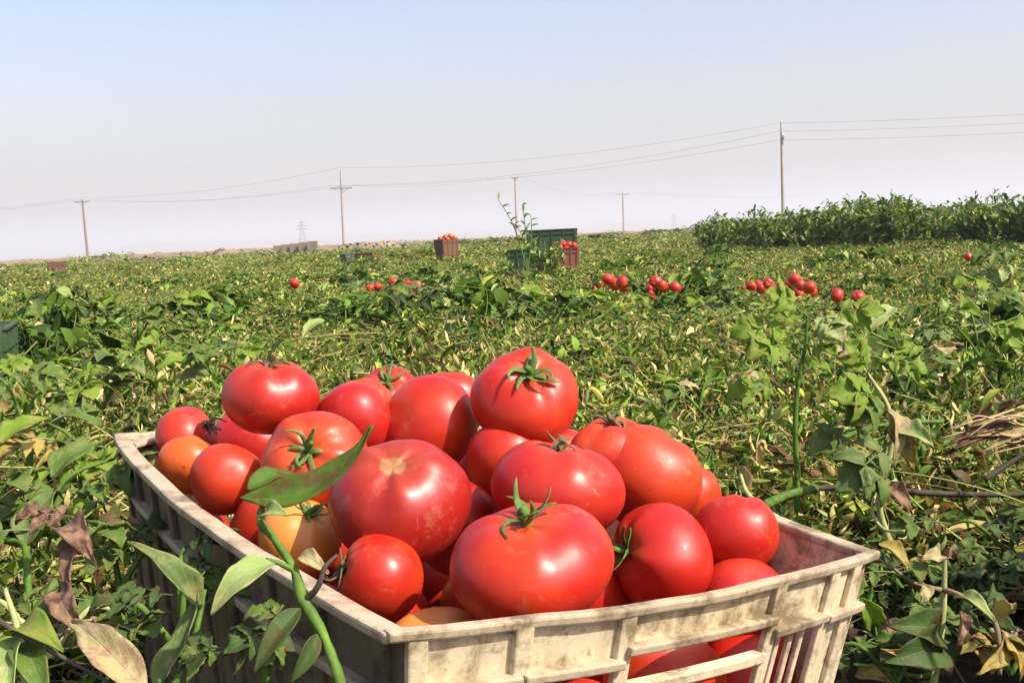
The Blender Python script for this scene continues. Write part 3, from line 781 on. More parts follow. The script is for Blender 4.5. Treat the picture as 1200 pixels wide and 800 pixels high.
def stem(name, parent, pts, rad, mat, sides=8):
    return hook(tube(name, pts, rad, mat, None, sides, 5), parent)

def vine_leaf(parent, p0, p1, width, nrm, mat, seed=0, label=None, crumple=.12, fold=.35):
    """a tomato leaf: rachis with toothed leaflets in pairs and a larger one at the end, one mesh"""
    r = random.Random(seed * 7 + 1); p0, p1 = Vector(p0), Vector(p1); d = p1 - p0; L = d.length; dn = d.normalized()
    n = Vector(nrm); n = (n - dn * n.dot(dn)).normalized(); b = dn.cross(n); V, F, U = [], [], []
    def at(s): return p0 + d * s + n * (.12 * L * 4 * s * (1 - s) - .10 * L * s * s)
    def put(a, c, wd, nn, sd):
        v, f, uv = leaf_geo(a, c, wd, nn, arch=r.uniform(-.05, .2), fold=r.uniform(.1, fold + .3), lobes=.8, seed=sd, crumple=crumple * r.uniform(.6, 1.5), nL=10, twist=r.uniform(-.5, .5), droop=r.uniform(0, .25))
        o = len(V); V.extend(v); F.extend(tuple(q + o for q in t) for t in f); U.extend(uv)
    put(at(.62), at(1.0) + n * r.uniform(-.05, .03) * L, width * r.uniform(.5, .62), n, seed)
    for s, k in ((.58, .46), (.34, .34)):
        for sg in (-1, 1):
            a = at(s + r.uniform(-.03, .03)); c = a + (b * sg * r.uniform(.8, 1.0) + dn * r.uniform(.25, .7) - n * r.uniform(-.1, .45)) * width * k * 1.15
            put(a, c, width * k * .72, n + b * sg * .3, seed + int(s * 10) + sg + 3)
    tv, tf = tube_geo([at(0), at(.25), at(.5), at(.68)], [L * .016, L * .013, L * .010, L * .007], 5, 2); o = len(V)
    tf4 = [q for q in tf if len(q) == 4]; V.extend(tv); F.extend(tuple(q + o for q in t) for t in tf4); U.extend([(.5, 0)] * len(tv))
    me = mesh_py('leaf', V, F, mat, True); ul = me.uv_layers.new(name='UVMap')
    for l in me.loops: ul.data[l.index].uv = U[l.vertex_index]
    o = obj('leaf', me, None); q = o.modifiers.new('thick', 'SOLIDIFY'); q.thickness = .0005
    hook(o, parent)
    if label: o['label'] = label
    return o

ML_GREEN = mat_leaf('leaf_green', (.08, .155, .02), (.13, .22, .035), spots=(.20, .22, .06))
ML_DARK = mat_leaf('leaf_dark', (.045, .10, .018), (.075, .14, .03), spots=(.10, .08, .03), veins=.35)
ML_SPRIG = mat_leaf('leaf_sprig', (.075, .165, .016), (.13, .24, .028), spots=(.14, .11, .03), trans=.5, veins=.35)
ML_BRIGHT = mat_leaf('leaf_bright', (.20, .34, .03), (.28, .41, .05), spots=(.36, .36, .09), trans=.55)
ML_PALE = mat_leaf('leaf_pale', (.22, .32, .09), (.31, .41, .13), spots=(.44, .42, .18))
ML_GREY = mat_leaf('leaf_grey_green', (.09, .155, .035), (.14, .21, .055), spots=(.24, .26, .09))
ML_YELLOW = mat_leaf('leaf_yellow', (.46, .33, .06), (.40, .36, .10), spots=(.25, .12, .05))
ML_STRAW = mat_leaf('leaf_straw', (.50, .42, .22), (.42, .38, .16), spots=(.36, .22, .14))
ML_BROWN = mat_leaf('leaf_brown', (.24, .14, .08), (.36, .22, .14), spots=(.12, .06, .035))
UPV = Vector((0, 0, 1)); TOC = -FW

# sprig in front of the crate's left side
D = .56
pl = empty('tomato_sprig', PW(404, 812, .54) - Vector((0, 0, .0)), 'green tomato sprig with a curled leaf rising in front of the crate', 'plant')
stem('stem', pl, [PW(408, 860, .535), PW(398, 798, .54), PW(378, 742, .55), PW(355, 702, .56), PW(345, 668, .565), PW(322, 632, .57), PW(306, 612, .575), PW(308, 590, .58)],
     [.0031, .0029, .0026, .0036, .0023, .0021, .0026, .0016], M_STEM)
stem('branch', pl, [PW(356, 704, .56), PW(372, 688, .555), PW(381, 664, .555), PW(395, 650, .56)], [.0022, .0017, .0013, .0008], M_TWIG)
stem('leaf_stalk', pl, [PW(345, 668, .565), PW(328, 660, .56), PW(312, 655, .555)], [.0018, .0014, .001], M_STEM)
big_leaf(pl, PW(281, 583, .575), PW(437, 498, .585), .020, TOC + UPV * .6 - CR * .35, ML_SPRIG, 'long dark green leaf curled over the tomatoes', arch=.03, fold=.35, prof='lance', seed=3, twist=.7, lobes=.35, crumple=.12, bend=-CU * .0135 + CR * .008)
big_leaf(pl, PW(290, 574, .585), PW(348, 556, .61), .014, TOC * .7 + UPV, ML_SPRIG, arch=.12, fold=.5, seed=4, crumple=.1)
big_leaf(pl, PW(322, 660, .556), PW(247, 720, .535), .0165, TOC * .9 + UPV * .55 - CR * .3, ML_PALE, 'pale small leaf beside the crate rim', arch=.22, fold=.5, seed=5, twist=.6, crumple=.12, lobes=.25)
big_leaf(pl, PW(352, 712, .555), PW(298, 788, .54), .013, TOC - CR * .4, ML_DARK, arch=.1, fold=.6, seed=6)
big_leaf(pl, PW(372, 742, .548), PW(340, 800, .54), .010, TOC + CR * .4, ML_DARK, arch=.1, fold=.6, seed=7)
big_leaf(pl, PW(310, 604, .575), PW(337, 603, .56), .012, TOC + UPV, ML_PALE, arch=.2, fold=.4, seed=8)
big_leaf(pl, PW(352, 650, .57), PW(385, 672, .56), .010, TOC + UPV, ML_STRAW, 'dry pinkish leaf scrap on the rim', arch=.2, fold=.4, seed=9, crumple=.2)

# shoots of the tomato vines that frame the crate
def shoot(px, py, d, lab, dirs, mats, size=.10, seed=0, smat=None):
    base = PW(px, py, d); e = empty('vine_shoot', base, lab, 'plant')
    r = random.Random(seed)
    for k, (dx, dy, up) in enumerate(dirs):
        tip = base + CR * dx + Vector((0, dy, up)); mid = base.lerp(tip, .5) + Vector((r.uniform(-.015, .015), 0, .02))
        stem('stem', e, [base, mid, tip], [.0026, .0021, .0013], smat or M_STEM)
        for q in range(3):
            s = (.45, .75, 1.0)[q]; a = base.lerp(tip, s) + Vector((0, 0, .012 * (1 - s)))
            an = r.uniform(0, 6.28); c = a + Vector((math.cos(an), math.sin(an) * .8, r.uniform(-.15, .35))) * size * r.uniform(.7, 1.15)
            vine_leaf(e, a, c, size * r.uniform(.6, .85), UPV + TOC * .4 + Vector((r.uniform(-.3, .3), 0, 0)), mats[(k * 3 + q) % len(mats)], seed * 31 + k * 5 + q)
    return e
G3 = [ML_GREEN, ML_GREY, ML_BRIGHT]; Y3 = [ML_YELLOW, ML_STRAW, ML_GREEN, ML_BROWN]
shoot(40, 640, .95, 'leafy green tomato shoot at the left edge, level with the crate', [(-.05, .0, .10), (.06, .05, .07), (.03, -.05, .03)], [ML_GREEN, ML_BRIGHT, ML_GREY, ML_GREEN], .085, 1)
shoot(95, 590, 1.1, 'tomato shoot with yellow-green leaves just left of the crate\'s far corner', [(-.04, .03, .08), (.03, .0, .06)], [ML_BRIGHT, ML_YELLOW, ML_GREEN], .08, 2)
shoot(60, 770, .74, 'half-dead tomato shoot low in the bottom left corner', [(-.05, .02, .03), (.04, .03, .02)], [ML_STRAW, ML_GREEN, ML_BROWN, ML_BRIGHT], .06, 3, M_STEM_PALE)
shoot(120, 480, 1.55, 'green tomato shoot in the litter left behind the crate', [(-.06, .0, .07), (.05, .02, .08), (0, .06, .05)], G3, .09, 4)
shoot(30, 500, 1.5, 'broad-leaved tomato shoot at the far left behind the crate', [(-.05, .0, .08), (.06, .02, .05)], [ML_GREY, ML_GREEN, ML_BRIGHT], .09, 5)
shoot(250, 440, 1.9, 'green tomato shoot just behind the round tomato at the crate\'s far end', [(-.07, .0, .06), (.06, .03, .05)], [ML_GREEN, ML_BRIGHT, ML_GREY], .10, 6)
shoot(1050, 800, .90, 'low tangled shoot under the withering plant, at the bottom edge', [(-.05, .02, .02), (.04, .03, .03), (.0, .06, .02)], [ML_DARK, ML_GREEN, ML_BROWN], .06, 25)
shoot(1185, 790, .93, 'yellow-green shoot at the bottom right corner behind the withering plant', [(-.05, .02, .04), (.03, .03, .05), (-.02, .06, .03)], [ML_GREEN, ML_YELLOW, ML_DARK, ML_STRAW], .065, 26)
shoot(1130, 700, 1.12, 'dark tangled shoot in the furrow right of the crate', [(-.06, .02, .02), (.05, .03, .03), (.0, .06, .02)], [ML_DARK, ML_DARK, ML_GREEN], .07, 27)
shoot(1185, 650, 1.2, 'tomato shoot at the right edge above the withering plant', [(-.06, .02, .03), (.04, .0, .04)], [ML_GREEN, ML_DARK], .075, 8)
shoot(1060, 460, 1.7, 'green tomato shoot behind the wilting plant', [(-.06, .0, .06), (.07, .03, .07)], [ML_GREEN, ML_BRIGHT, ML_STRAW], .09, 9)
shoot(1150, 420, 2.0, 'leafy tomato shoot at right, above the straw tuft', [(-.09, .0, .07), (.09, .03, .08), (0, .05, .1)], [ML_GREEN, ML_GREY, ML_BRIGHT, ML_PALE], .11, 10)
shoot(1185, 360, 2.6, 'big-leaved tomato shoot at the right edge under the bushes', [(-.09, .0, .08), (.06, .03, .12)], [ML_BRIGHT, ML_PALE, ML_GREEN], .13, 11)
shoot(820, 480, 1.75, 'yellowing tomato shoot behind the crate\'s right rim', [(-.06, .0, .04), (.06, .03, .05)], [ML_GREEN, ML_STRAW, ML_BRIGHT], .08, 13)
shoot(160, 400, 2.5, 'bushy green tomato shoot in the field at left', [(-.1, .0, .08), (.09, .03, .07), (0, .06, .1)], [ML_GREEN, ML_DARK, ML_BRIGHT], .12, 14)
shoot(470, 375, 3.0, 'broad green tomato shoot behind the middle of the crate', [(-.1, .0, .08), (.1, .03, .07)], [ML_DARK, ML_GREEN, ML_GREY], .13, 15)
shoot(650, 380, 2.9, 'dark green tomato shoot behind the topmost tomato', [(-.1, .0, .07), (.1, .03, .08)], [ML_GREEN, ML_DARK, ML_BRIGHT], .12, 16)
shoot(790, 375, 3.0, 'leafy tomato shoot left of the tall seedling, out in the field', [(-.1, .0, .08), (.1, .03, .06)], [ML_GREEN, ML_BRIGHT, ML_DARK], .12, 17)

shoot(215, 770, .70, 'dark tomato shoot in the shade against the crate\'s left wall', [(-.03, .0, .03), (.02, .02, .05), (-.01, .05, .06)], [ML_DARK, ML_GREEN], .05, 21)
shoot(140, 690, .84, 'small tomato shoot in the shade beside the crumpled brown leaf', [(.02, .02, .03), (-.03, .02, .05)], [ML_DARK, ML_GREEN, ML_BROWN], .055, 22)
shoot(310, 800, .60, 'leafy shoot low against the crate near its front corner', [(-.02, .0, .02), (.015, .01, .03)], [ML_DARK, ML_GREEN], .04, 23)

# big pale leaves left of the crate
pl = empty('broad_leaf_shoot', PW(200, 850, .64), 'shoot with two large grey-green leaves beside the crate\'s left wall', 'plant')
stem('stem', pl, [PW(186, 860, .64), PW(205, 800, .645), PW(228, 745, .66), PW(240, 690, .67)], [.003, .0026, .002, .0014], M_STEM)
big_leaf(pl, PW(236, 712, .665), PW(150, 636, .66), .019, TOC * .7 + UPV + CR * .5, ML_GREY, arch=.12, fold=.7, seed=11, twist=-.6, crumple=.14, lobes=.3)
big_leaf(pl, PW(180, 808, .635), PW(238, 676, .67), .019, TOC + UPV * .2 - CR * .6, ML_GREY, arch=-.1, fold=.7, seed=12, twist=.6, crumple=.14, lobes=.3)
# near left: straw leaf, crumpled brown leaf, green scraps, twigs
pl = empty('yellowed_shoot', PW(60, 830, .66), 'yellowing shoot with a broad straw-coloured leaf in the bottom left corner', 'plant')
stem('stem', pl, [PW(40, 850, .64), PW(30, 790, .66), PW(20, 735, .68), PW(6, 690, .7)], [.003, .0028, .0022, .0015], M_STEM_PALE)
big_leaf(pl, PW(172, 812, .62), PW(84, 728, .66), .024, UPV + TOC * .6 - CR * .2, ML_STRAW, 'broad straw-coloured dead leaf', arch=.16, fold=.5, seed=13, crumple=.2, lobes=.3, twist=.5)
big_leaf(pl, PW(20, 742, .68), PW(74, 762, .64), .024, UPV + TOC * .5, ML_BRIGHT, arch=.2, fold=.4, seed=14, crumple=.12)
big_leaf(pl, PW(22, 745, .67), PW(14, 822, .63), .022, TOC + UPV * .2, ML_PALE, arch=.14, fold=.6, seed=15, crumple=.08)
big_leaf(pl, PW(30, 750, .67), PW(60, 826, .63), .022, TOC + UPV * .3 + CR * .4, ML_GREEN, arch=.14, fold=.6, seed=16, crumple=.08)
pl = empty('withered_leaf', PW(95, 720, .74), 'crumpled brown dead leaf hanging in the litter at the left', 'leaf')
big_leaf(pl, PW(98, 622, .80), PW(88, 712, .74), .019, TOC - CR * .3, ML_BROWN, arch=.1, fold=.7, seed=17, crumple=.35)
big_leaf(pl, PW(82, 615, .80), PW(112, 660, .76), .025, TOC + UPV, ML_BROWN, arch=.25, fold=.5, seed=18, crumple=.35)
big_leaf(pl, PW(70, 690, .75), PW(100, 745, .72), .022, TOC + UPV * .5, ML_BROWN, arch=.2, fold=.5, seed=19, crumple=.3)
tw = empty('dead_twig', PW(0, 730, .66), 'dark forked dead twig across the bottom left corner', 'twig')
stem('stem', tw, [PW(-20, 715, .66), PW(22, 742, .655), PW(48, 756, .65), PW(88, 778, .64), PW(130, 800, .62)], [.002, .0018, .0016, .0012, .0008], M_TWIG)
stem('branch', tw, [PW(30, 745, .653), PW(50, 748, .655), PW(76, 742, .66)], [.0018, .0019, .0012], M_TWIG)
# scattered leaves on the left
pl = empty('green_seedling', PW(30, 690, .86), 'low green seedling with lobed leaves at the picture\'s left edge', 'plant')
stem('stem', pl, [PW(34, 700, .86), PW(32, 664, .88), PW(26, 636, .9), PW(-5, 632, .9)], [.003, .003, .0026, .002], M_STEM)
for k, (x0, y0, x1, y1, wd, mt) in enumerate([(30, 640, 66, 575, .05, ML_GREY), (26, 640, -20, 600, .05, ML_GREEN), (84, 610, 122, 590, .04, ML_BRIGHT), (60, 560, 120, 520, .05, ML_GREEN), (0, 520, 60, 492, .045, ML_BRIGHT)]):
    big_leaf(pl, PW(x0, y0, .9 + .03 * k), PW(x1, y1, .94 + .03 * k), wd * .65, UPV + TOC * .5, mt, arch=.15, fold=.4, seed=30 + k, lobes=.5, crumple=.12)

# tall seedling on the right
d0 = 1.22
pl = empty('tall_seedling', PW(936, 580, d0), 'tall upright green seedling right of the crate with a tuft of backlit leaves', 'plant')
stem('stem', pl, [PW(934, 600, d0), PW(934, 560, d0), PW(932, 500, d0), PW(935, 450, d0), PW(944, 405, d0), PW(946, 372, d0)], [.0036, .0034, .0031, .0028, .0022, .0014], M_STEM)
for k, (x0, y0, x1, y1, wd, mt, nr, d1) in enumerate([
  (946, 372, 905, 343, .05, ML_BRIGHT, UPV + TOC * .6, 1.2), (950, 376, 1028, 362, .055, ML_BRIGHT, UPV + TOC * .7, 1.18),
  (950, 362, 982, 392, .045, ML_PALE, TOC + UPV * .4, 1.16), (944, 392, 868, 388, .06, ML_BRIGHT, UPV * .8 + TOC * .7, 1.2),
  (946, 384, 915, 372, .04, ML_BRIGHT, UPV + TOC, 1.25), (942, 408, 884, 412, .05, ML_BRIGHT, UPV + TOC * .6, 1.17),
  (944, 405, 975, 410, .04, ML_BRIGHT, UPV + TOC * .6, 1.17), (936, 452, 858, 462, .045, ML_BRIGHT, UPV + TOC * .5, 1.2), (938, 440, 962, 428, .04, ML_BRIGHT, UPV + TOC * .5, 1.26)]):
    stemk = PW(x0 + (x1 - x0) * .18, y0 + (y1 - y0) * .18, d0 + (d1 - d0) * .2)
    stem('leaf_stalk', pl, [PW(x0, y0, d0), PW(x0 + (x1 - x0) * .1, y0 + (y1 - y0) * .1 - 2, d0 + (d1 - d0) * .1), stemk], [.0014, .0012, .001], M_STEM, 6)
    vine_leaf(pl, stemk, PW(x0 + (x1 - x0) * 1.12, y0 + (y1 - y0) * 1.12, d1), wd * 1.05, nr + TOC * .5, ML_BRIGHT if mt is ML_GREEN else mt, 50 + k)
# wilting plant beside it
d0 = 1.16
pl = empty('wilting_plant', PW(1020, 600, d0), 'wilting tomato plant with drooping half-yellow leaves right of the tall seedling', 'plant')
stem('stem', pl, [PW(1044, 640, d0), PW(1030, 590, d0), PW(1040, 545, d0), PW(1046, 510, d0), PW(1040, 475, d0), PW(1018, 440, d0), PW(1002, 420, d0)], [.004, .0036, .0034, .003, .0026, .002, .0014], M_STEM_PALE)
for k, (x0, y0, x1, y1, wd, mt, nr, d1) in enumerate([
  (1018, 442, 996, 404, .045, ML_BRIGHT, TOC + UPV * .5, 1.14), (1030, 470, 984, 458, .055, ML_BRIGHT, TOC + UPV * .6, 1.12), (1024, 455, 1000, 490, .05, ML_GREEN, TOC + UPV * .3, 1.12),
  (1042, 478, 1052, 545, .03, ML_STRAW, TOC + CR * .4, 1.13), (1046, 490, 1072, 552, .035, ML_YELLOW, TOC - CR * .2, 1.14),
  (1046, 515, 990, 566, .06, ML_GREY, TOC + UPV * .4, 1.11), (1040, 540, 1012, 568, .05, ML_GREEN, TOC + UPV * .2, 1.13), (1036, 500, 955, 522, .05, ML_GREEN, UPV + TOC * .8, 1.14),
  (1048, 500, 1094, 520, .04, ML_PALE, TOC + UPV * .6, 1.12), (1038, 565, 1070, 600, .03, ML_BROWN, TOC + UPV * .3, 1.13)]):
    if mt in (ML_BRIGHT, ML_GREEN, ML_GREY): vine_leaf(pl, PW(x0, y0, d0), PW(x0 + (x1 - x0) * 1.1, y0 + (y1 - y0) * 1.1, d1), wd * 1.2, nr, mt, 70 + k)
    else: big_leaf(pl, PW(x0, y0, d0), PW(x1, y1, d1), wd * .7, nr, mt, arch=.16, fold=.45, seed=70 + k, lobes=.6, crumple=.25, droop=.12)
# yellow-brown plant in the bottom right corner
d0 = .92
pl = empty('withering_plant', PW(1090, 830, d0), 'withering plant with yellow and brown curled leaves in the bottom right corner', 'plant')
stem('stem', pl, [PW(1086, 850, d0), PW(1096, 790, d0), PW(1102, 745, d0), PW(1106, 700, d0), PW(1107, 650, d0)], [.0036, .0034, .0034, .0028, .0018], M_STEM_PALE)
stem('branch', pl, [PW(1108, 692, d0), PW(1070, 682, .91), PW(1046, 665, .9), PW(1030, 655, .9)], [.0022, .0018, .0014, .001], M_STEM_DRY)
stem('branch', pl, [PW(1104, 690, d0), PW(1130, 700, .9), PW(1166, 728, .88), PW(1172, 790, .87)], [.0026, .0024, .0022, .0018], M_STEM_DRY)
stem('branch', pl, [PW(1000, 778, .9), PW(1040, 783, .9), PW(1076, 792, .91), PW(1098, 786, .92)], [.0016, .0018, .002, .002], M_STEM)
for k, (x0, y0, x1, y1, wd, mt, nr, d1, cr) in enumerate([
  (1030, 636, 1066, 668, .022, ML_YELLOW, UPV + TOC * .5, .89, .1), (1066, 660, 1080, 684, .026, ML_GREEN, TOC + CR * .4, .9, .05), (1106, 652, 1078, 658, .022, ML_STRAW, UPV + TOC, .9, .3),
  (1107, 652, 1118, 640, .016, ML_BROWN, TOC, .91, .3), (1084, 685, 1078, 708, .018, ML_STRAW, TOC, .9, .25), (1100, 742, 1040, 732, .05, ML_DARK, UPV * .5 + TOC, .88, .03),
  (1100, 748, 1034, 775, .055, ML_DARK, TOC + UPV * .2, .87, .03), (1118, 700, 1166, 728, .022, ML_PALE, UPV + TOC * .6, .87, .1), (1126, 715, 1120, 760, .016, ML_BROWN, TOC, .89, .3),
  (1168, 730, 1186, 712, .026, ML_STRAW, TOC + UPV, .87, .2), (1164, 745, 1146, 790, .03, ML_YELLOW, TOC, .86, .2), (1172, 750, 1196, 796, .03, ML_YELLOW, TOC, .86, .25),
  (1104, 770, 1114, 792, .02, ML_BROWN, TOC, .9, .3), (1196, 760, 1230, 790, .05, ML_GREEN, TOC + UPV, .86, .05), (1002, 790, 1046, 800, .022, ML_YELLOW, UPV + TOC, .89, .1), (1044, 752, 1032, 760, .012, ML_YELLOW, TOC, .86, .1), (1010, 700, 1020, 730, .03, ML_BRIGHT, TOC, .95, .1)]):
    big_leaf(pl, PW(x0, y0, d0 - .01), PW(x1, y1, d1), wd * .72, nr, mt, arch=.2, fold=.5, seed=90 + k, crumple=cr * 1.3 + .03, lobes=.4)
# lying stalks
for (name, lab, pts_, rads, mt) in [
  ('cut_stalk', 'thick bright green cut stalk lying behind the crate\'s right rim', [(896, 592, 1.12), (922, 580, 1.14), (956, 572, 1.16)], [.0055, .0048, .0052], M_STEM),
  ('bent_stalk', 'curved pale green stalk rising from the crate\'s right rim', [(868, 556, 1.2), (876, 578, 1.16), (900, 600, 1.1), (926, 612, 1.06)], [.002, .0026, .003, .0026], M_STEM_PALE),
  ('lying_stalk', 'straight green stalk lying behind the wilting plant', [(962, 528, 1.4), (1000, 508, 1.42), (1050, 496, 1.44), (1104, 494, 1.46)], [.004, .004, .0036, .003], M_STEM),
  ('dark_stalk', 'long dark stalk lying across the shaded hollow at right', [(930, 574, 1.3), (1010, 570, 1.3), (1090, 578, 1.28), (1210, 580, 1.26)], [.0035, .004, .0036, .003], M_TWIG),
  ('dark_twig', 'dark dead twig slanting in from the right edge', [(1154, 562, 1.3), (1180, 545, 1.3), (1215, 522, 1.3)], [.0036, .003, .0026], M_TWIG),
  ('looped_tendril', 'thin looping pale tendril in the hollow at right', [(1050, 562, 1.2), (1030, 575, 1.18), (1022, 598, 1.16), (1036, 620, 1.14), (1060, 622, 1.12)], [.0018, .0018, .0018, .0016, .0012], M_STEM_PALE),
  ('plant_stalk', 'pale green stem lying among leaves at the far left', [(110, 470, 1.7), (132, 445, 1.74), (148, 425, 1.8)], [.004, .005, .0045], M_STEM_PALE),
  ('arched_stem', 'pale green stem arching over the litter left of the crate', [(62, 540, 1.25), (95, 528, 1.26), (125, 540, 1.24), (140, 575, 1.2)], [.0025, .003, .003, .002], M_STEM)]:
    o = tube(name, [PW(*q) for q in pts_], rads, mt, None, 8, 6); tag(o, lab, 'stalk')
sh = empty('dry_grass_tuft', PW(1190, 515, 1.5), 'tuft of pinkish dry straw blades at the right edge', 'dry grass')
for k in range(13):
    y0 = 530 - k * 2 + random.uniform(-10, 10); dd = 1.5 + random.uniform(-.06, .06); xa = 1104 + random.uniform(0, 60)
    stem('blade', sh, [PW(xa, y0, dd), PW(xa + 28, y0 - 12 + random.uniform(-9, 6), dd), PW(xa + 62, y0 - 14 + random.uniform(-16, 12), dd), PW(xa + 105, y0 - 14 + random.uniform(-28, 22), dd + .02)],
         [.0006, .0013, .0015, .0009], M_STRAW, 5)
for k, (x0, y0, x1, y1) in enumerate([(1180, 496, 1112, 520), (1206, 492, 1136, 500), (1190, 510, 1120, 526), (1160, 505, 1102, 538), (1196, 500, 1106, 532), (1204, 520, 1130, 512), (1168, 488, 1206, 470), (1210, 506, 1150, 530), (1150, 500, 1166, 470)]):
    big_leaf(sh, PW(x0, y0, 1.5), PW(x1, y1, 1.46), .014, UPV + TOC, ML_STRAW if k % 2 else ML_BROWN, arch=.12, fold=.9, seed=140 + k, crumple=.3, prof='lance', twist=.8)

# pale broad leaves that stand out in the field on the right and left
for k, (x0, y0, x1, y1, wd, mt, d, lab) in enumerate([
  (1162, 366, 1122, 346, .06, ML_PALE, 2.7, 'pale grey-green leaf lying on the vines at right'), (1178, 346, 1206, 366, .06, ML_PALE, 2.6, 'whitish leaf at the right edge under the bushes'),
  (1050, 360, 1012, 400, .05, ML_PALE, 2.2, 'long pale leaf right of the tall seedling'), (548, 362, 530, 345, .09, ML_DARK, 4.4, 'dark upright leaf among the vines left of the green crates'),
  (1170, 345, 1200, 318, .10, ML_GREEN, 3.4, 'large green leaf standing at the right edge below the bushes'), (380, 375, 352, 398, .05, ML_PALE, 2.7, 'pale leaf on the vines above the far left crate corner'),
  (250, 440, 205, 452, .07, ML_GREY, 1.9, 'grey-green leaf left of the round tomato on the crate'), (228, 425, 182, 432, .06, ML_BRIGHT, 2.0, 'bright green leaf in the litter behind the crate corner'), (100, 470, 60, 505, .06, ML_GREY, 1.6, 'broad grey-green leaf in the litter at far left'),
  (318, 432, 334, 398, .05, ML_GREY, 1.9, 'grey-green leaf standing right behind the round left tomato'), (900, 455, 862, 466, .05, ML_GREEN, 1.6, 'small green leaf behind the crate left of the seedling stem')]):
    o = empty('fallen_leaf', PW(x0, y0, d), lab, 'leaf')
    big_leaf(o, PW(x0, y0, d), PW(x1, y1, d * .98), wd * .7, UPV + TOC * .6, mt, arch=.15, fold=.4, seed=120 + k, lobes=.5, crumple=.15)

# ------------------------------------------------------------------ bushes at the right
def bush_mesh(seed, Hb, Rb, n):
    r = np.random.default_rng(seed)
    # stems: random leaning rods; leaves sit along them, denser towards the tips
    ns = 16; P = []
    for k in range(n):
        j = k % ns; rs = random.Random(seed * 100 + j)
        a = rs.uniform(0, 6.28); lean = rs.uniform(.1, .95); hh = Hb * rs.uniform(.72, 1.1)
        s = r.uniform(.12, 1.0) ** .75
        x, y = math.cos(a) * Rb * lean * s ** .8, math.sin(a) * Rb * lean * s ** .8
        P.append((x + r.normal(0, .055), y + r.normal(0, .055), hh * s + r.normal(0, .03)))
    P = np.array(P); P[:, 2] = np.maximum(P[:, 2], .04)
    v, f, c = leaf_batch(n, 1, 0, 1, .065, .12, [(.10, .18, .03), (.155, .24, .055), (.07, .13, .025), (.27, .33, .12)], [4, 3, 2.5, 1.6], flat=.65, r=r, curlmax=1.1, wide=(.34, .5), pos=P)
    return mesh_np('foliage', v, f, M_LEAF_TINT, True, c)
def bush_stems(seed, Hb, Rb):
    gs = []
    for j in range(16):
        rs = random.Random(seed * 100 + j); a = rs.uniform(0, 6.28); lean = rs.uniform(.1, .95); hh = Hb * rs.uniform(.72, 1.1)
        gs.append(tube_geo([(0, 0, -.02)] + [(math.cos(a) * Rb * lean * s ** .8, math.sin(a) * Rb * lean * s ** .8, hh * s) for s in (.3, .65, .97)], [.009, .007, .005, .003], 5, 2))
    return join(gs)
BV = [(bush_mesh(s, .62, .42, 600), mesh_py('stems', *bush_stems(s, .62, .42), M_STEM_DRY, True)) for s in (21, 22, 23, 24)]
bl = ['left end', 'front']
BX = [842, 868, 896, 925, 955, 985, 1014, 1044, 1074, 1104, 1135, 1166, 1196, 1228, 1262]
k = 0
for row, (dd, sc) in enumerate(((0, 1.0), (.9, 1.06), (1.9, 1.12))):
    for i, px in enumerate(BX):
        q = i / (len(BX) - 1); Yb = 16.2 - 3.6 * q + dd
        top = np.interp(px, [830, 860, 900, 960, 1050, 1200, 1270], [3, 13, 17, 20, 24, 22, 20]) / FPX * Yb + CAMZ
        x = GX(px + random.uniform(-9, 9) - row * 6, Yb)
        s = top / .72 * random.uniform(.76, 1.12)
        lab = ('dark green bush at the left end of the bush row' if i == 0 and row == 0 else 'tallest dark green bush near the right end of the row' if i == 11 and row == 0 else ('leafy green bush in the front line of the crop row at right', 'green bush in the second line of the crop row, behind the front bushes', 'green bush in the back line of the crop row at right')[row])
        b = empty('crop_bush', (x, Yb + random.uniform(-.25, .25), 0), lab, 'bush', 'bushes in the crop row at right', (0, 0, random.uniform(0, 6.28)))
        b.scale = (s * .95, s * .95, s)
        fm, sm_ = BV[k % 4]; k += 1
        obj('foliage', fm, b); obj('stems', sm_, b)

# tomato vine added out of view at the right to shade the hollow beside the crate
nv = empty('shade_vine', (.86, .76, 0), 'bushy unseen tomato vine added at the right to shade the hollow', 'plant')
for (dx, dy, sc, k) in ((-.08, .0, .75, 0), (.12, .2, .8, 1), (-.05, -.2, .7, 2), (.2, -.05, .85, 3), (.0, .30, .6, 0), (.05, .05, .8, 2), (.15, .38, .75, 1), (.25, .2, .8, 3)):
    o = obj('foliage', BV[k][0], nv); o.location = (dx, dy, -.02); o.scale = (sc * .7, sc * .7, sc * 1.1); o.rotation_euler = (0, 0, dx * 9)
    o = obj('stems', BV[k][1], nv); o.location = (dx, dy, -.02); o.scale = (sc * .7, sc * .7, sc * 1.1); o.rotation_euler = (0, 0, dx * 9)

# weed at the green crates
wd0 = 10.2
wp = empty('tall_weed', (GX(612, wd0), wd0, 0), 'spindly tall weed with narrow leaves beside the stacked green crates', 'weed')
bx = GX(612, wd0)
def WP(px, py): return PW(px, py, wd0) 
tips = [(584, 234), (612, 240), (622, 252), (604, 262)]
for (tx, ty) in tips:
    base = Vector((bx + random.uniform(-.02, .06), wd0, .1)); tip = WP(tx, ty); mid = base.lerp(tip, .55) + Vector((.03, .02, .06))
    stem('stem', wp, [base, mid, tip], [.007, .005, .003], M_STEM, 5)
    for s in np.linspace(.35, 1, 7):
        c = base.lerp(mid, s * 1.8) if s < .55 else mid.lerp(tip, (s - .55) / .45)
        e = c + Vector((random.uniform(-.1, .1), random.uniform(-.05, .05), random.uniform(.0, .09)))
        big_leaf(wp, c, e, .03, UPV + TOC, random.choice([ML_PALE, ML_GREEN, ML_DARK]), arch=.1, fold=.3, seed=int(s * 100), nL=4)
wp2 = empty('leafy_weed', (GX(636, 10.4), 10.4, 0), 'dark bushy weed growing over the left end of the green crates', 'weed')
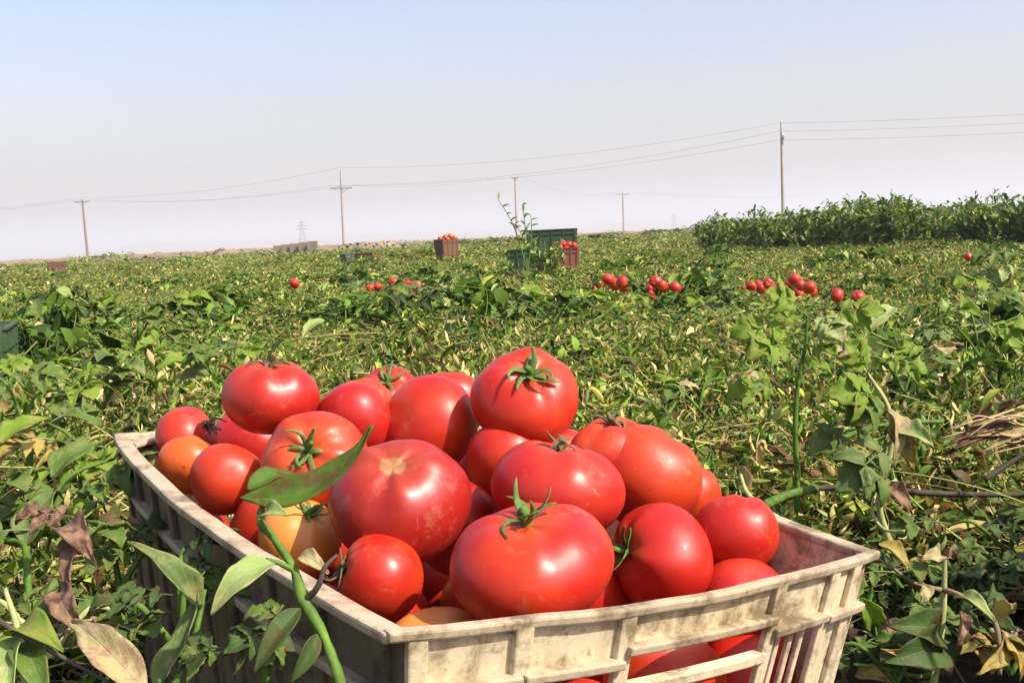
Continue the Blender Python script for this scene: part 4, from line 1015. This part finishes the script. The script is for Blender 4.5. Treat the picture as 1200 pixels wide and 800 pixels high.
o = obj('foliage', BV[1][0], wp2); o.scale = (.5, .5, .72)
o = obj('stems', BV[1][1], wp2); o.scale = (.5, .5, .72)

# ------------------------------------------------------------------ distant crates
M_CG = mat_plastic('crate_green_plastic', (.028, .075, .028), (.08, .075, .045), .7)
M_CB = mat_plastic('crate_blue_plastic', (.06, .09, .12), (.10, .09, .07), .4)
M_CBR = mat_plastic('crate_brown_plastic', (.16, .07, .04), (.10, .08, .06), .5)
M_CT = mat_plastic('crate_tan_plastic', (.50, .36, .26), (.30, .2, .13), .5)
M_CRED = mat_plastic('crate_red_plastic', (.26, .085, .06), (.2, .13, .08), .6)
def far_crate(px, Yd, z, mat, lab, rz, W=.38, L=.56, H=.29, grp='crates standing out in the field'):
    root = empty('plastic_crate', (0, 0, 0), lab, 'crate', grp)
    build_crate(root, mat, mat, W, L, H, .02, {}, False)
    root.matrix_world = Matrix.Translation((GX(px, Yd), Yd, z)) @ Matrix.Rotation(rz, 4, 'Z') @ Matrix.Translation((-W / 2, -L / 2, H))
    return root
far_crate(522, 18.5, -.05, M_CBR, 'brown crate at the bottom of the stack left of the weed', .55, W=.30, L=.36)
far_crate(522.5, 18.5, .245, M_CBR, 'brown crate on top of the stack left of the weed', .5, W=.30, L=.36)
far_crate(647, 12.0, .0, M_CG, 'green crate at the bottom of the stack right of the tall weed', 1.45)
far_crate(647, 12.0, .295, M_CG, 'green crate on top of the stack right of the tall weed', 1.50)
far_crate(661, 11.3, .12, M_CRED, 'red crate of tomatoes in front of the green stack', 1.5, W=.26, L=.30, H=.26)
far_crate(618, 11.6, .05, M_CG, 'low green crate left of the green stack, half sunk in vines', 1.4, L=.4, H=.33)
far_crate(413, 19, .0, M_CB, 'blue-grey crate left of the middle pole, half hidden by vines', .3, H=.36)
far_crate(431, 18.8, .0, M_CBR, 'dark crate just right of the blue-grey one', 1.2, W=.3, L=.34, H=.36)
far_crate(66, 24, .02, M_CBR, 'small brown crate near the horizon at far left', .3, W=.34, L=.5, H=.42)
far_crate(-50, 3.3, -.02, M_CG, 'green crate with a pale rim cut by the left edge', .35, W=.26, L=.4, H=.34)
def place_far(px, py, d, dia, mt, lab, grp):
    place_tomato(PW(px, py, d), dia, mt, lab, (random.uniform(-1, 1), random.uniform(-.3, 1), .3), squash=.85, seed=random.randint(0, 999), group=grp)
for k, (px, py, wpx) in enumerate([(517, 277, 7), (523, 275, 7), (529, 274, 7), (534, 276, 7), (526, 278, 7), (531, 279, 7)]):
    place_far(px - 1, py + 2.6, 18.5, .1, 'orange', 'orange tomato heaped on the brown crate stack', 'tomatoes on the brown crate stack')
for k, (px, py, wpx) in enumerate([(653, 281, 8), (660, 280, 8), (667, 281, 8), (672, 282, 8), (657, 284, 8), (664, 284, 8)]):
    place_far(px, py + 6, 11.32, .085, 'pink', 'red tomato on top of the red crate by the green stack', 'tomatoes on the red crate')

# ------------------------------------------------------------------ earth bank, wall, poles, wires, pylon
def bank(name, p0, p1, Y0, Y1, hpx, width, mat, lab, cat, seed):
    r = random.Random(seed); n = 60; K = 9; v = []
    ph = [r.uniform(0, 6) for _ in range(6)]
    for i in range(n + 1):
        s = i / n; px = p0 + (p1 - p0) * s; Yd = Y0 + (Y1 - Y0) * s
        H = hpx / FPX * Yd * (1 + .35 * math.sin(s * 17 + ph[0]) + .25 * math.sin(s * 39 + ph[1]) + .15 * math.sin(s * 83 + ph[2])) * min(1, 8 * s, 8 * (1 - s)) + .02
        for k in range(K):
            q = k / (K - 1); yy = Yd + width * (q - .5)
            v.append((GX(px, Yd) + .2 * math.sin(k * 3 + i), yy, -.05 + (CAMZ * .9 + H) * math.sin(q * math.pi) ** .7 * (1 + .12 * math.sin(i * 1.7 + k * 2.3))))
    f = [(i * K + k, (i + 1) * K + k, (i + 1) * K + k + 1, i * K + k + 1) for i in range(n) for k in range(K - 1)]
    o = obj(name, mesh_py(name, v, f, mat, True))
    if cat: tag(o, lab, cat)
    else: o['kind'] = 'structure'
    return o
M_BANK = mat_simple('bank_earth', (.22, .165, .115), .95, .5, .9, spec=.05)
M_BANK2 = mat_simple('far_bank_earth', (.24, .17, .12), .95, .4, .3, spec=.05)
bank('earth_bank', -40, 500, 62, 58, 1.2, 6, M_BANK, None, None, 3)
bank('earth_bank', 120, 345, 55, 54, 1.6, 4, M_BANK, None, None, 9)
bank('earth_bank', 400, 470, 52, 52, 2.2, 4, M_BANK, None, None, 4)
bank('field_margin', 440, 840, 120, 110, .8, 9, M_BANK2, None, None, 5)
bank('field_margin', -80, 220, 130, 130, .2, 9, M_BANK2, None, None, 6)
# low mud wall built of panels
Mw = mat_simple('mud_wall', (.22, .18, .13), .95, .3, 2.0, spec=.05)
wl = empty('mud_wall', (GX(336, 56), 56, 0), 'low grey-brown mud wall on the bank left of the middle pole', 'wall')
x0, x1 = GX(336, 56), GX(384, 54)
for i in range(5):
    a = (i + .5) / 5; h = .52 + (.10 + .16 * a)
    v, f = box_geo(((x1 - x0) * a, -3.0 - 2 * a, h / 2), ((x1 - x0) / 5 - .03, .3, h), 0.0, .98)
    obj('wall_panel', mesh_py('wall_panel', v, f, Mw), wl)

M_CONC = mat_simple('pole_concrete', (.30, .27, .24), .85, .2, 4)
M_WOODP = mat_simple('pole_wood', (.20, .15, .12), .85, .3, 4)
M_STEEL = mat_simple('galvanised_steel', (.22, .22, .23), .5, .2, 8, metal=.4)
M_INS = mat_simple('porcelain', (.5, .48, .45), .3, .1, 8)
def pole(px, Yd, toppx, lab, mat, arm=1.8, arm_dz=.5, tall_pin=False, lean=0., yaw=.0, rad=.17):
    H = CAMZ + toppx / FPX * Yd
    p = empty('utility_pole', (GX(px, Yd), Yd, 0), lab, 'utility pole', 'utility poles across the field', (0, lean, yaw))
    v, f = tube_geo([(0, 0, -.3), (0, 0, H * .5), (0, 0, H)], [rad, rad * .82, rad * .62], 10, 3)
    obj('post', mesh_py('post', v, f, mat, True), p)
    za = H - arm_dz; ends = []
    if arm:
        v, f = box_geo((0, -.12, za), (arm, .12, .13)); obj('cross_arm', mesh_py('cross_arm', v, f, M_STEEL), p)
        for sx in (-1, 1):
            v, f = tube_geo([(sx * arm * .32, -.12, za - .05), (0, -.1, za - .6)], .03, 5, 1); obj('brace', mesh_py('brace', v, f, M_STEEL), p)
            v, f = tube_geo([(sx * arm * .46, -.12, za + .05), (sx * arm * .46, -.12, za + .16), (sx * arm * .46, -.12, za + .3)], [.03, .07, .05], 6, 2); obj('insulator', mesh_py('insulator', v, f, M_INS, True), p)
    v, f = tube_geo([(0, 0, H), (0, 0, H + .1), (0, 0, H + .28)], [.03, .07, .05], 6, 2); obj('insulator', mesh_py('insulator', v, f, M_INS, True), p)
    Mx = Matrix.Translation(p.location) @ Matrix.Rotation(yaw, 4, 'Z') @ Matrix.Rotation(lean, 4, 'Y')
    for q in ((-arm * .46, -.12, za + .3), (0, 0, H + .28), (arm * .46, -.12, za + .3)): ends.append(Mx @ Vector(q))
    return ends
pA = pole(103, 150, 66, 'utility pole at far left with a cross arm at its top', M_WOODP, 2.2, .3, lean=-.012, rad=.2)
pB = pole(403, 118, 86, 'utility pole left of middle with its cross arm below the tip', M_CONC, 2.4, 2.0, lean=.018, rad=.17)
pC = pole(606, 148, 70, 'plain utility pole behind the tall weed', M_CONC, 1.0, .3, lean=.01, rad=.2)
pD = pole(731, 225, 45, 'utility pole right of the green crates with a T-shaped top', M_CONC, 3.0, .35, lean=.01, rad=.24)
pE = pole(918, 86, 115, 'tallest utility pole rising behind the bush row', M_CONC, 0.9, 1.1, lean=.005, yaw=1.2, rad=.15)
pE = [Vector((GX(914, 86), 85.85, z)) for z in (7.25, 8.6, 7.95)]
pF = [Vector((GX(1420, 76), 76, z)) for z in (6.4, 7.75, 7.1)]
pG = [q + Vector((-60, 20, -.6)) for q in pA]
pH = [q + Vector((75, 110, .5)) for q in pD]
M_WIRE = mat_simple('wire_grey', (.22, .22, .22), .5, .1, 4)
def wire(a, b, sag, lab, rad=.010):
    n = 14; P = []
    for i in range(n + 1):
        s = i / n; q = a.lerp(b, s); q.z -= sag * 4 * s * (1 - s); P.append(q)
    v, f = tube_geo(P, rad, 4, 1)
    o = obj('overhead_wire', mesh_py('overhead_wire', v, f, M_WIRE, True)); tag(o, lab, 'wire', 'overhead wires')
for k, nm in ((0, 'lowest'), (1, 'topmost'), (2, 'middle')):
    wire(pE[k], pF[k], .25, nm + ' wire running right from the tallest pole')
    wire(pB[k], pE[k], 1.0, nm + ' wire between the middle pole and the tallest pole')
for k, nm in ((0, 'near'), (1, 'top'), (2, 'far')):
    wire(pA[k], pB[k], .9, nm + ' wire between the far left pole and the middle pole', .012)
    wire(pG[k], pA[k], .7, nm + ' wire leaving the far left pole leftwards', .012)
wire(pB[2], pC[1], .8, 'single wire from the middle pole\'s arm to the plain pole', .013)
wire(pC[1], pD[0], 1.6, 'wire between the plain pole and the T-topped pole', .014)
wire(pD[2], pH[1], 1.2, 'wire leaving the T-topped pole rightwards', .018)

def pylon(px, Yd, H, lab):
    p = empty('lattice_pylon', (GX(px, Yd), Yd, 0), lab, 'pylon', 'distant lattice pylons')
    def bw(z): return 3.2 * (1 - z / H) ** 1.2 + .5
    for sx, sy in ((-1, -1), (1, -1), (1, 1), (-1, 1)):
        v, f = tube_geo([(sx * bw(z), sy * bw(z), z) for z in (0, H * .3, H * .6, H * .82, H)], .22, 5, 1); obj('leg', mesh_py('leg', v, f, M_STEEL), p)
    for i in range(8):
        z0, z1 = H * i / 8, H * (i + 1) / 8; gs = []
        for (ax, ay, bx_, by) in ((-1, -1, 1, -1), (1, -1, 1, 1), (1, 1, -1, 1), (-1, 1, -1, -1)):
            gs.append(tube_geo([(ax * bw(z0), ay * bw(z0), z0), (bx_ * bw(z1), by * bw(z1), z1)], .12, 4, 1)); gs.append(tube_geo([(bx_ * bw(z0), by * bw(z0), z0), (ax * bw(z1), ay * bw(z1), z1)], .12, 4, 1))
        v, f = join(gs); obj('bracing', mesh_py('bracing', v, f, M_STEEL), p)
    for z, a in ((H * .68, 6.0), (H * .80, 4.8), (H * .92, 3.8)):
        gs = [tube_geo([(-a, 0, z), (-bw(z), 0, z + .9), (bw(z), 0, z + .9), (a, 0, z)], .2, 4, 1), tube_geo([(-a, 0, z), (a, 0, z)], .2, 4, 1)]
        v, f = join(gs); obj('cross_arm', mesh_py('cross_arm', v, f, M_STEEL), p)
pylon(355, 1000, 25, 'faint lattice pylon in the haze left of the middle pole')
pylon(790, 1500, 22, 'very faint lattice pylon in the haze at the bush row\'s left')

# ------------------------------------------------------------------ haze
HZ = 9.0e-4
def haze():
    v, f = box_geo((0, 2000, 38), (9000, 6400, 80)); me = mesh_py('haze', v, f)
    o = obj('haze', me); o['kind'] = 'stuff'
    m, t = new_mat('haze_air'); g = NT(t)
    pv = g.n('ShaderNodeVolumePrincipled'); pv.inputs['Color'].default_value = (.935, .965, .995, 1); pv.inputs['Density'].default_value = HZ
    pv.inputs['Anisotropy'].default_value = 0.06
    oo = g.n('ShaderNodeOutputMaterial'); g.l(pv.outputs[0], oo.inputs['Volume'])
    me.materials.append(m); return o
haze()
